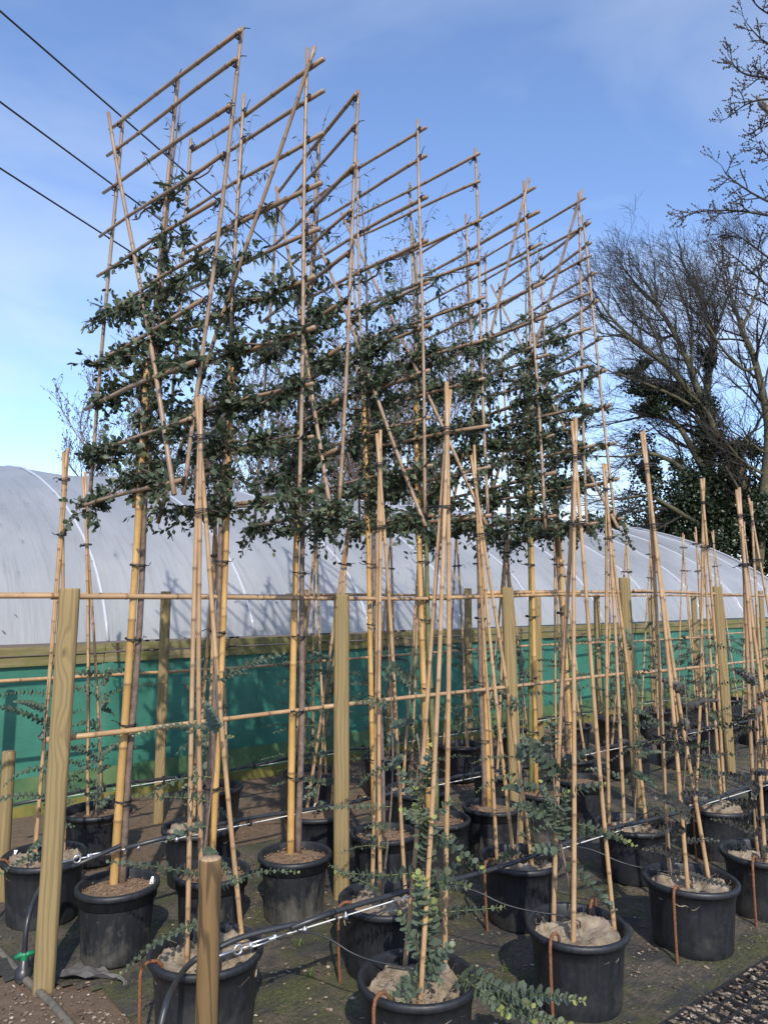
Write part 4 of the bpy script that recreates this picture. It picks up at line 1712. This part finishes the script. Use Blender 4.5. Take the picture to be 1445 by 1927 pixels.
# ------------------------------------------------------------------ bare trees
class Bare:
    def __init__(self, seed, sides=4):
        self.r = random.Random(seed)
        self.trunk = MB()
        self.tw = MB()
        self.tips = []
        self.bias = np.array([0, 0, .35])
        self.count = 0
        self.nch = (4, 6)

    def rv(self):
        v = np.array([self.r.gauss(0, 1) for _ in range(3)])
        return v / np.linalg.norm(v)

    def branch(self, a, d, L, r, depth, wig=.24, nch=None, minr=.005):
        n = 5 if depth > 1 else 4
        p = np.array(a, float)
        d = np.array(d, float)
        d /= np.linalg.norm(d)
        pts = [p]
        ds = [d]
        for k in range(n):
            d = d + self.rv() * wig + self.bias * .22
            d /= np.linalg.norm(d)
            p = p + d * L / n
            pts.append(p)
            ds.append(d)
        rr = np.linspace(r, max(minr, r * .38), n + 1)
        tgt = self.trunk if r > .055 else self.tw
        tgt.tube(pts, rr, 7 if r > .08 else (4 if r > .02 else 3), False)
        self.count += 1
        self.tips.append((pts[-1], ds[-1]))
        if depth <= 0:
            return
        k = nch or self.r.randint(*self.nch)
        for c in range(k):
            t = .25 + .75 * (c + self.r.random() * .8) / k
            u_ = min(n - 1e-3, t * n)
            j = int(u_)
            q = pts[j] + (pts[j + 1] - pts[j]) * (u_ - j)
            nd = ds[j] * .7 + self.rv() * .85 + self.bias
            self.branch(q, nd, L * self.r.uniform(.48, .72), rr[j] * .58, depth - 1, wig, None, minr)

    def limb(self, pts, r0, r1, depth=2, every=.8, L=2.2, skip=0.25):
        pts = np.array(pts, float)
        fine = []
        for i in range(len(pts) - 1):
            for k in range(4):
                fine.append(pts[i] + (pts[i + 1] - pts[i]) * k / 4 + self.rv() * .05 * (r0 / .3))
        fine.append(pts[-1])
        fine = np.array(fine)
        for _ in range(2):
            fine[1:-1] = (fine[:-2] + 2 * fine[1:-1] + fine[2:]) / 4
        rr = np.linspace(r0, r1, len(fine))
        self.trunk.tube(fine, rr, 9, True)
        seg = np.linalg.norm(np.diff(fine, axis=0), axis=1)
        tot = seg.sum()
        s = tot * skip
        cum = np.concatenate([[0], np.cumsum(seg)])
        while s < tot:
            j = min(len(fine) - 2, int(np.searchsorted(cum, s) - 1))
            t = (s - cum[j]) / seg[j]
            q = fine[j] + (fine[j + 1] - fine[j]) * t
            d = (fine[j + 1] - fine[j]) / seg[j]
            k = s / tot
            nd = d * .6 + self.rv() * .8 + self.bias
            self.branch(q, nd, L * (1.1 - .4 * k) * self.r.uniform(.7, 1.2), rr[j] * .38 + .008, depth)
            s += every * self.r.uniform(.5, 1.4)
        self.branch(fine[-1], fine[-1] - fine[-2], L * .9, r1, depth)


def leaf_cloud(mb, c, rad, n, size, seed):
    rr = np.random.default_rng(seed)
    v = rr.normal(size=(n, 3))
    v /= np.linalg.norm(v, axis=1)[:, None]
    rad = np.asarray(rad)
    k = rr.uniform(.35, 1.05, n) ** .6
    bump = np.array([1 + .35 * mnoise.noise(Vector(x) * 2.3 + Vector((seed, 0, 0))) for x in v])
    P_ = np.asarray(c) + v * rad * (k * bump)[:, None]
    D_ = rr.normal(size=(n, 3))
    add_leaves(mb, P_, D_, v + rr.normal(size=(n, 3)) * .6, rr.uniform(.7, 1.4, n) * size, 'oval', np.clip(rr.normal(.4, .25, n), 0, 1))


# ivy-clad tree beyond the end of the tunnel
DR = 22.0
g0 = at_depth(1385, YH, DR)
g0[2] = 0
tree = thing('bare_tree', 'leafless wind-swept tree with ivy-covered trunks beyond the tunnel', 'tree', None, g0)
bt = Bare(5)
bt.bias = np.array([-.20, 0, .30])
bt.nch = (3, 5)


def px_limb(lst, depth=DR):
    return [at_depth(x, y, depth + dd) - g0 for (x, y, dd) in lst]


bt.limb(px_limb([(1425, 1230, 0), (1402, 980, 0), (1394, 870, 0), (1352, 832, -.2), (1330, 782, -.3), (1305, 748, -.4), (1255, 690, -.6), (1200, 648, -.8), (1160, 620, -1)]), .20, .04, 3, .36, 1.75, .35)
bt.limb(px_limb([(1318, 760, -.3), (1300, 690, -.2), (1270, 630, .2), (1240, 580, .4), (1205, 545, .6)]), .11, .04, 3, .34, 1.7, .2)
bt.limb(px_limb([(1330, 1230, .5), (1338, 920, .5), (1326, 800, .6), (1330, 720, .8), (1345, 650, 1.0), (1325, 580, 1.2), (1300, 530, 1.3)]), .18, .05, 3, .34, 1.75, .4)
bt.limb(px_limb([(1410, 1230, -.5), (1436, 930, -.6), (1448, 800, -.8), (1425, 690, -.8), (1395, 620, -.6), (1375, 560, -.6)]), .17, .045, 3, .34, 1.75, .35)
for lst in ([(1340, 640, 1.0), (1365, 570, .6), (1382, 515, .4)], [(1300, 690, -.2), (1302, 610, .3), (1280, 550, .8)],
            [(1255, 690, -.6), (1225, 610, -.6), (1192, 570, -.8)], [(1200, 648, -.8), (1150, 600, -.5), (1128, 565, -.4)],
            [(1395, 620, -.6), (1420, 560, 0), (1432, 515, .3)], [(1330, 782, -.3), (1270, 745, -.9), (1210, 720, -1.2), (1150, 700, -1.4)],
            [(1425, 690, -.8), (1400, 700, -1.2), (1360, 660, -1.6), (1330, 610, -1.8)], [(1325, 580, 1.2), (1350, 530, 1.5)],
            [(1240, 580, .4), (1215, 530, .3)], [(1270, 630, .2), (1235, 640, 1.0), (1180, 600, 1.4)]):
    bt.limb(px_limb(lst), .050, .026, 3, .34, 1.6, .15)
bt.bias = np.array([-.5, 0, .02])
bt.limb(px_limb([(1325, 930, .2), (1270, 870, 0), (1220, 850, -.4), (1170, 860, -.8)]), .10, .03, 3, .5, 1.7, .2)
bt.limb(px_limb([(1330, 900, .2), (1280, 800, 0), (1230, 780, .6), (1180, 790, .8)]), .10, .03, 3, .5, 1.7, .2)
bt.limb(px_limb([(1335, 1000, .2), (1270, 960, -.4), (1220, 930, -.8), (1170, 940, -1)]), .09, .03, 3, .5, 1.6, .2)
bt.trunk.build('trunk', M['tree_bark'], tree)
o = bt.tw.build('twigs', M['twig'], tree)
o['kind'] = 'stuff'
print('right tree branches', bt.count)
mb = MB()
for k, (x, y, dd, rx, rz, n) in enumerate([(1385, 975, 0, 1.15, 1.8, 2600), (1310, 970, .5, 1.1, 1.75, 2500), (1250, 1010, .5, .75, .9, 1100), (1325, 850, .5, .55, 1.1, 1200),
                                           (1265, 740, .3, .85, .45, 1100), (1205, 760, .0, .75, .4, 800), (1330, 760, .4, .35, .6, 500), (1440, 1000, 0, 1.0, 1.5, 2000),
                                           (1250, 880, .4, .5, .5, 600), (1390, 850, -.2, .5, .6, 600), (1200, 700, .2, .5, .3, 350), (1330, 690, .8, .22, .5, 250)]):
    cc = at_depth(x, y, DR + dd) - g0
    for j in range(14 if k in (0, 1, 2, 7) else 7):
        o_ = np.array([nrng.normal() * rx * .55, nrng.normal() * rx * .5, nrng.normal() * rz * .5])
        sc = nrng.uniform(.35, .62)
        leaf_cloud(mb, cc + o_, (rx * sc, rx * sc, rz * sc), int(n * .40), .085, k * 10 + j)
o = mb.build('ivy', M['ivy'], tree)
o['kind'] = 'stuff'

# budding tree overhanging from the right, nearer than the ivy tree
DB = 12.0
g0 = at_depth(1760, YH, DB)
g0[2] = 0
tree = thing('budding_tree', 'bare tree with swelling buds reaching in above the tunnel end', 'tree', None, g0)
bt = Bare(9)
bt.bias = np.array([-.15, 0, .12])
bt.trunk.tube(np.array([at_depth(1770, 1300, DB), at_depth(1740, 800, DB), at_depth(1720, 300, DB), at_depth(1700, -150, DB)]) - g0, [.22, .18, .13, .07], 10)
for lst in ([(1725, 520), (1560, 440), (1450, 405), (1380, 395), (1320, 397), (1286, 407)], [(1725, 470), (1560, 420), (1470, 392), (1410, 362), (1366, 330), (1358, 314)],
            [(1715, 260), (1560, 195), (1470, 186), (1425, 187), (1395, 200), (1368, 222)], [(1715, 200), (1560, 150), (1445, 146), (1405, 142), (1384, 130), (1374, 110)],
            [(1710, 90), (1560, 60), (1470, 40), (1425, 15), (1402, -20)], [(1730, 640), (1560, 540), (1450, 490), (1400, 450), (1362, 428)],
            [(1735, 720), (1560, 600), (1450, 545), (1390, 490), (1350, 462)], [(1715, 150), (1600, 120), (1480, 100), (1430, 75), (1405, 45)],
            [(1725, 420), (1560, 350), (1470, 300), (1438, 290), (1428, 270)], [(1735, 760), (1560, 640), (1470, 590), (1420, 560), (1385, 540)],
            [(1720, 330), (1560, 260), (1470, 225), (1436, 232), (1432, 245)]):
    pts = [at_depth(x, y, DB + .4 * math.sin(k + y * .01)) - g0 for k, (x, y) in enumerate(lst)]
    bt.limb(pts, .032, .006, 1, .17, .42, .45)
bt.trunk.build('trunk', M['twig'], tree)
o = bt.tw.build('twigs', M['twig'], tree)
o['kind'] = 'stuff'
mb = MB()
for (q, d) in bt.tips:
    for k in range(3):
        c = q - d * .05 * k + bt.rv() * .012
        s = bt.r.uniform(.010, .020)
        v = np.array([(1, 0, 0), (-1, 0, 0), (0, 1, 0), (0, -1, 0), (0, 0, 1.5), (0, 0, -1.2)]) * s + c
        mb.add(v, [(0, 2, 4), (2, 1, 4), (1, 3, 4), (3, 0, 4), (2, 0, 5), (1, 2, 5), (3, 1, 5), (0, 3, 5)])
o = mb.build('buds', M['bud'], tree)
o['kind'] = 'stuff'

# bird under one of its branches
bc = at_depth(1436, 199, DB)
bird = thing('perched_bird', 'grey pigeon perched among the budding branches', 'bird', None, bc)
mb = MB()
prof = [(.002, -.17), (.03, -.15), (.035, -.10), (.058, -.04), (.068, .03), (.058, .09), (.038, .125), (.036, .15), (.034, .17), (.020, .19), (.002, .20)]
ang = np.arange(12) * 2 * math.pi / 12
vv = []
ax = np.array([-.55, 0, .83])
_, e1, e2 = basis(ax)
for r, z in prof:
    vv.append(ax * z + r * (np.outer(np.cos(ang), e1) + np.outer(np.sin(ang), e2)))
fs = []
for i in range(len(prof) - 1):
    for j in range(12):
        j2 = (j + 1) % 12
        fs.append((i * 12 + j, i * 12 + j2, (i + 1) * 12 + j2, (i + 1) * 12 + j))
mb.add(np.concatenate(vv), fs)
mb.build('body', M['bird'], bird)
mb = MB()
mb.add([ax * .195 + e1 * .008, ax * .195 - e1 * .008, ax * .19 + np.array([-.035, 0, -.012]), ax * .18], [(0, 1, 2), (0, 2, 3), (1, 3, 2)])
mb.build('beak', M['bud'], bird)
mb = MB()
mb.box(-ax * .20, .012, .05, .13, e1, e2, ax)
mb.build('tail', M['bird'], bird)

# fine-twigged reddish trees behind the tunnel
for (tx, hgt, seed, dep, lab, spread) in ((285, 7.3, 21, 17.5, 'fine-twigged bare tree behind the tunnel, beside the first framed tree', 1.35),
                                           (420, 7.6, 28, 18.5, 'fine-twigged bare tree behind the tunnel, seen past the second framed tree', 1.6),
                                           (590, 8.6, 34, 18.5, 'fine-twigged bare tree behind the tunnel, seen past the third framed tree', 1.6),
                                           (735, 9.9, 47, 18.0, 'taller reddish budding tree rising behind the fourth framed tree', 1.4)):
    g0 = at_depth(tx, YH, dep)
    g0[2] = 0
    tree = thing('twiggy_tree', lab, 'tree', 'fine-twigged trees behind the tunnel', g0)
    bt = Bare(seed)
    bt.bias = np.array([0, 0, .55])
    for k in range(7):
        a = k * .9 + seed
        x, y = math.cos(a) * spread, math.sin(a) * spread
        hh = hgt * bt.r.uniform(.6, .8)
        bt.limb([(x * .1, y * .1, 0), (x * .5, y * .5, hh * .35), (x * .95, y * .95, hh * .7), (x * 1.35, y * 1.35, hh)], .05, .012, 2, .26, 1.25, .25)
    bt.trunk.build('trunk', M['red_twig'], tree)
    o = bt.tw.build('twigs', M['red_twig'], tree)
    o['kind'] = 'stuff'
    mb = MB()
    for (q, d) in bt.tips:
        for k in range(2):
            c = q - d * .12 * k * bt.r.random() + bt.rv() * .03
            s = bt.r.uniform(.009, .018)
            v = np.array([(1, 0, 0), (-1, 0, 0), (0, 1, 0), (0, -1, 0), (0, 0, 1.6), (0, 0, -1.4)]) * s + c
            mb.add(v, [(0, 2, 4), (2, 1, 4), (1, 3, 4), (3, 0, 4), (2, 0, 5), (1, 2, 5), (3, 1, 5), (0, 3, 5)])
    o = mb.build('buds', M['bud'], tree)
    o['kind'] = 'stuff'

# ------------------------------------------------------------------ overhead wires
wd = ray(1290, YH)[:2]
wd = np.array([wd[0], wd[1], 0]) / np.linalg.norm(wd)
for (x, y, hh, which) in ((0, 20, 8.2, 'highest'), (0, 191, 7.6, 'middle'), (0, 316, 7.0, 'lowest')):
    a = at_height(x, y, hh)
    mb = MB()
    pts = [a + wd * t - np.array([0, 0, .0009 * t * (46 - t) * .35]) for t in np.linspace(-12, 46, 30)]
    mb.tube(pts, .0125, 6)
    o = mb.build('overhead_wire', M['wire'])
    tag(o, '%s black overhead cable crossing the sky behind the first frame' % which, 'cable', 'overhead cables')

# ------------------------------------------------------------------ small things on the ground
# tap end: grey pipe with a green valve, black hose rising from it
pv = at_height(45, 1832, .03)
pt = thing('supply_pipe', 'dirty grey water pipe half sunk in the soil', 'pipe', None, (pv[0], pv[1], 0))
mb = MB()
pp = [at_height(-60, 1735, .012), at_height(0, 1790, .012), pv - np.array([0, 0, .016]), at_height(100, 1890, .006), at_height(160, 1960, .0), at_height(220, 2030, -.01)]
mb.tube([q - np.array([pv[0], pv[1], 0]) for q in pp], .016, 12)
mb.build('pipe', M['grey_pipe'], pt)
mb = MB()
mb.lathe([(.001, .0), (.032, .0), (.034, .012), (.034, .05), (.024, .055), (.020, .085), (.012, .09), (.012, .13)], (0, 0, .0), 16)
mb.build('saddle_clamp', M['hose'], pt)
mb = MB()
mb.tube([(-.034, -.01, .098), (-.012, -.006, .108), (.012, .004, .108), (.038, .012, .112)], [.011, .013, .013, .009], 8)
mb.lathe([(.001, .118), (.014, .118), (.016, .108), (.016, .086)], (0, 0, 0), 12)
mb.build('valve_handle', M['green_valve'], pt)
q0 = np.array([pv[0], pv[1], 0.0])
hp = [q0 + np.array([0, 0, .12]), q0 + [0.0, .0, .20], at_depth(55, 1720, pv[1] + .03), at_depth(70, 1680, pv[1] + .12), at_depth(100, 1640, pv[1] + .22),
      RP(FP + .10, S1[0] + .10, .44), RP(FP + .10, S1[0] + .34, .495)]


def smooth(pts, n=3):
    pts = np.array(pts, float)
    for _ in range(n):
        new = [pts[0]]
        for i in range(len(pts) - 1):
            new += [pts[i] * .75 + pts[i + 1] * .25, pts[i] * .25 + pts[i + 1] * .75]
        new.append(pts[-1])
        pts = np.array(new)
    return pts


mb = MB()
mb.tube(smooth(hp), .0105, 9)
o = mb.build('feed_hose', M['hose'])
tag(o, 'black hose rising from the green valve to the pipe behind', 'hose', 'black feed hoses')
sps = float(np.dot(sp[:2], U))
hp = [at_depth(296, 1985, 2.36), at_depth(303, 1925, 2.38), at_depth(318, 1872, 2.43), at_depth(342, 1830, sp[1] + .01), at_depth(366, 1806, sp[1] + .065), at_depth(396, 1790, sp[1] + .075), RP(PPERP + .045, sps + .16, .42), RP(PPERP, sps + .36, .424)]
mb = MB()
mb.tube(smooth(hp), .0105, 9)
o = mb.build('feed_hose', M['hose'])
tag(o, 'black hose curving up beside the sawn-off post to the front pipe', 'hose', 'black feed hoses')

# torn sheet of grey fabric under the first tall pot
mb = MB()
c0 = at_height(185, 1850, .0)
gv, gf = [], []
nu, nv_ = 30, 18
dir1 = np.array([.75, -.55, 0])
dir1 /= np.linalg.norm(dir1)
dir2 = np.array([-dir1[1], dir1[0], 0])
for i in range(nu):
    for j in range(nv_):
        a, b_ = (i / (nu - 1) - .5) * .34, (j / (nv_ - 1) - .5) * .16
        w = .55 + .45 * math.sin(i * .16 + .6)
        q = dir1 * a + dir2 * b_ * w + dir2 * .03 * math.sin(a * 14)
        z = .03 + .045 * abs(mnoise.noise((a * 11, b_ * 14, 2))) + .05 * max(0, mnoise.noise((a * 6, b_ * 5, 6)))
        gv.append((q[0], q[1], z - .01))
for i in range(nu - 1):
    for j in range(nv_ - 1):
        gf.append((i * nv_ + j, (i + 1) * nv_ + j, (i + 1) * nv_ + j + 1, i * nv_ + j + 1))
mb.add(gv, gf)
o = mb.build('torn_fabric', M['torn_fabric'], None, loc=(c0[0], c0[1], .0))
tag(o, 'crumpled torn strip of grey fabric against the first tall-tree pot', 'fabric')

# plant labels
for (x, y, zz, lab) in ((594, 1517, .33, 'white tag with black print on the pot behind the third tall tree'), (27, 1606, .31, 'white tag in the pot behind the eye-bolt post'),
                        (288, 1656, .31, 'small white tag in the pot of the first tall tree')):
    c = at_height(x, y, zz)
    mb = MB()
    mb.box((0, 0, 0), .024, .002, .035, az=np.array([.35, .2, .9]))
    t = thing('plant_tag', lab, 'plant tag', None, c)
    mb.build('tag_card', M['white_plastic'], t, smooth=False)
    if x == 594:
        mb = MB()
        for k in range(4):
            mb.box((0, -.0022, .009 - k * .005), .016 - .002 * (k % 2), .0006, .0022)
        mb.build('tag_print', M['tie'], t, smooth=False)

# drip tubes from the front pipe into pots
for (key, i, off) in (('F1', 1, -.32), ('F1', 2, -.30), ('F2', 1, .1), ('F2', 0, .2), ('F1', 0, -.25), ('F2', 3, .12)):
    p = RPOS[key][i]
    s = float(np.dot(p, U)) + off
    a = RP(PPERP, s, .40)
    b = np.array([p[0] + .02, p[1] + .03, .28])
    mid = (a + b) / 2 + np.array([0, 0, .05 if key == 'F2' else -.01])
    mb = MB()
    mb.tube(smooth([a, a + (mid - a) * .5 + np.array([0, 0, .03]), mid, b + np.array([0, 0, .04]), b]), .0032, 5)
    o = mb.build('drip_tube', M['hose'])
    tag(o, 'thin drip tube into %s pot from tap end, row %s' % (ORD[i], ROWNAME[key][0]), 'drip tube', 'drip tubes')

# pebbles and crumbs on the soil and fabric
def pebbles(mb, pts, smin, smax):
    base = np.array([(1, 0, 0), (-1, 0, 0), (0, 1, 0), (0, -1, 0), (0, 0, .7), (0, 0, -.7), (.6, .6, .35), (-.6, .6, .3), (.6, -.6, .3), (-.6, -.6, .35)])
    fc = [(0, 6, 4), (6, 2, 4), (2, 7, 4), (7, 1, 4), (1, 9, 4), (9, 3, 4), (3, 8, 4), (8, 0, 4), (0, 5, 6), (6, 5, 2), (2, 5, 7), (7, 5, 1), (1, 5, 9), (9, 5, 3), (3, 5, 8), (8, 5, 0)]
    for q in pts:
        s = smin + (smax - smin) * rnd.random() ** 2.2
        a = rnd.uniform(0, 6.28)
        v = base * nrng.uniform(.75, 1.25, (10, 3)) * np.array([1, rnd.uniform(.6, 1), rnd.uniform(.5, .9)]) * s
        ca, sa = math.cos(a), math.sin(a)
        v = v @ np.array([[ca, sa, 0], [-sa, ca, 0], [0, 0, 1]])
        mb.add(v + q, fc, rnd.random())


mb = MB()
pts = []
for _ in range(900):
    q = at_height(rnd.uniform(-60, 330), 1740 + 260 * rnd.random() ** .8, 0)
    pts.append((q[0], q[1], hfun(q[0], q[1]) + .004))
for _ in range(3400):
    q = RP(rnd.uniform(1.2, 6.0), rnd.uniform(-1.5, 7.5))
    if mnoise.noise((q[0] * 1.4, q[1] * 1.4, 12)) > -.02:
        pts.append((q[0], q[1], lie_z(q[0], q[1]) + .002))
for _ in range(900):
    q = at_height(rnd.uniform(420, 1460), rnd.uniform(1560, 1990), 0)
    pts.append((q[0], q[1], lie_z(q[0], q[1]) + .003))
pebbles(mb, pts, .0035, .013)
o = mb.build('loose_pebbles', M['pebble'], None, smooth=False)
tag(o, 'small stones scattered over the soil and fabric', 'pebbles', None, 'stuff')

mb = MB()
for _ in range(6500):
    q = RP(rnd.uniform(1.2, 6.0), rnd.uniform(-.5, 7.0))
    if mnoise.noise((q[0] * 1.1, q[1] * 1.1, 30)) < -.15:
        continue
    c = np.array([q[0], q[1], lie_z(q[0], q[1]) + .002 + .004 * rnd.random()])
    a = rnd.uniform(0, 6.28)
    L = .006 + .03 * rnd.random() ** 2
    w = rnd.uniform(.0015, .0075)
    dd = np.array([math.cos(a), math.sin(a), rnd.uniform(-.3, .3)])
    ee = np.array([-math.sin(a), math.cos(a), rnd.uniform(-.5, .5)])
    mb.add([c - dd * L / 2, c + ee * w / 2 + [0, 0, .003], c + dd * L / 2, c - ee * w / 2], [(0, 1, 2, 3)], rnd.random())
o = mb.build('leaf_litter', M['pebble'], None, smooth=False)
tag(o, 'dry brown leaf scraps scattered between the pots', 'leaf litter', None, 'stuff')

# plastic grid filled with gravel at the front corner
gc = at_height(1445, 1822, 0)
ge = at_height(1300, 1915, 0)
d1 = (ge - gc)[:2]
d1 = d1 / np.linalg.norm(d1)
d2 = np.array([-d1[1], d1[0]])
if d2[1] > 0:
    d2 = -d2
gg = thing('gravel_grid', 'black plastic cell grid filled with gravel', 'gravel grid', None, (gc[0], gc[1], 0))
cell = .068
nA, nB = 16, 12
zt = .028
mb = MB()
for i in range(-6, nA + 1):
    a = d1 * i * cell
    b = a + d2 * nB * cell
    m1 = (a + b) / 2
    mb.box((m1[0], m1[1], zt), nB * cell, .007, .045, np.array([*d2, 0]), np.array([*d1, 0]))
for j in range(nB + 1):
    a = d1 * (-6) * cell + d2 * j * cell
    b = d1 * nA * cell + d2 * j * cell
    m1 = (a + b) / 2
    mb.box((m1[0], m1[1], zt - .0025), (nA + 6) * cell, .007, .045, np.array([*d1, 0]), np.array([*d2, 0]))
mb.build('cell_walls', M['grid'], gg, smooth=False)
mb = MB()
a_, b_, c_, e_ = -d1 * 6 * cell, d1 * nA * cell, d1 * nA * cell + d2 * nB * cell, -d1 * 6 * cell + d2 * nB * cell
mb.add([(q[0], q[1], .022) for q in (a_, b_, c_, e_)], [(0, 1, 2, 3)])
mb.build('gravel_bed', M['soil'], gg, smooth=False)
mb = MB()
pts = []
for _ in range(5200):
    a = d1 * rnd.uniform(-6 * cell, nA * cell) + d2 * rnd.uniform(0, nB * cell)
    pts.append((a[0], a[1], .030 + rnd.uniform(0, .014)))
pebbles(mb, pts, .008, .016)
o = mb.build('gravel', M['pebble'], gg, smooth=False)
o['kind'] = 'stuff'

# weeds: small grass tufts on the fabric
for k, (x, y, lab) in enumerate(((563, 1782, 'small grass tuft on the fabric by the front pipe'), (585, 1848, 'grass tuft beside a brown stone on the fabric'),
                                 (955, 1830, 'grass tuft between the first two pots beside the gravel grid'), (940, 1735, 'thin grass tuft under the front pipe'))):
    c = at_height(x, y, 0)
    mb = MB()
    for j in range(26):
        a = rnd.uniform(0, 6.28)
        L = rnd.uniform(.02, .055)
        b0 = np.array([rnd.gauss(0, .012), rnd.gauss(0, .012), .0])
        o_ = np.array([math.cos(a), math.sin(a), 0])
        w = np.array([-o_[1], o_[0], 0]) * .0016
        mb.add([b0 - w, b0 + w, b0 + o_ * L * .35 + w * .8 + [0, 0, L * .6], b0 + o_ * L * .35 - w * .8 + [0, 0, L * .6], b0 + o_ * L * .8 + [0, 0, L * .75]],
               [(0, 1, 2, 3), (3, 2, 4)], rnd.random())
    o = mb.build('grass_tuft', M['grass'], None, loc=(c[0], c[1], lie_z(c[0], c[1]) - .002))
    tag(o, lab, 'grass tuft', 'grass tufts')
c = at_height(575, 1838, .0)
mb = MB()
pebbles(mb, [(0, 0, .012)], .016, .018)
o = mb.build('stone', M['pebble'], None, loc=(c[0], c[1], .012))
tag(o, 'brown stone lying beside a grass tuft on the fabric', 'stone')
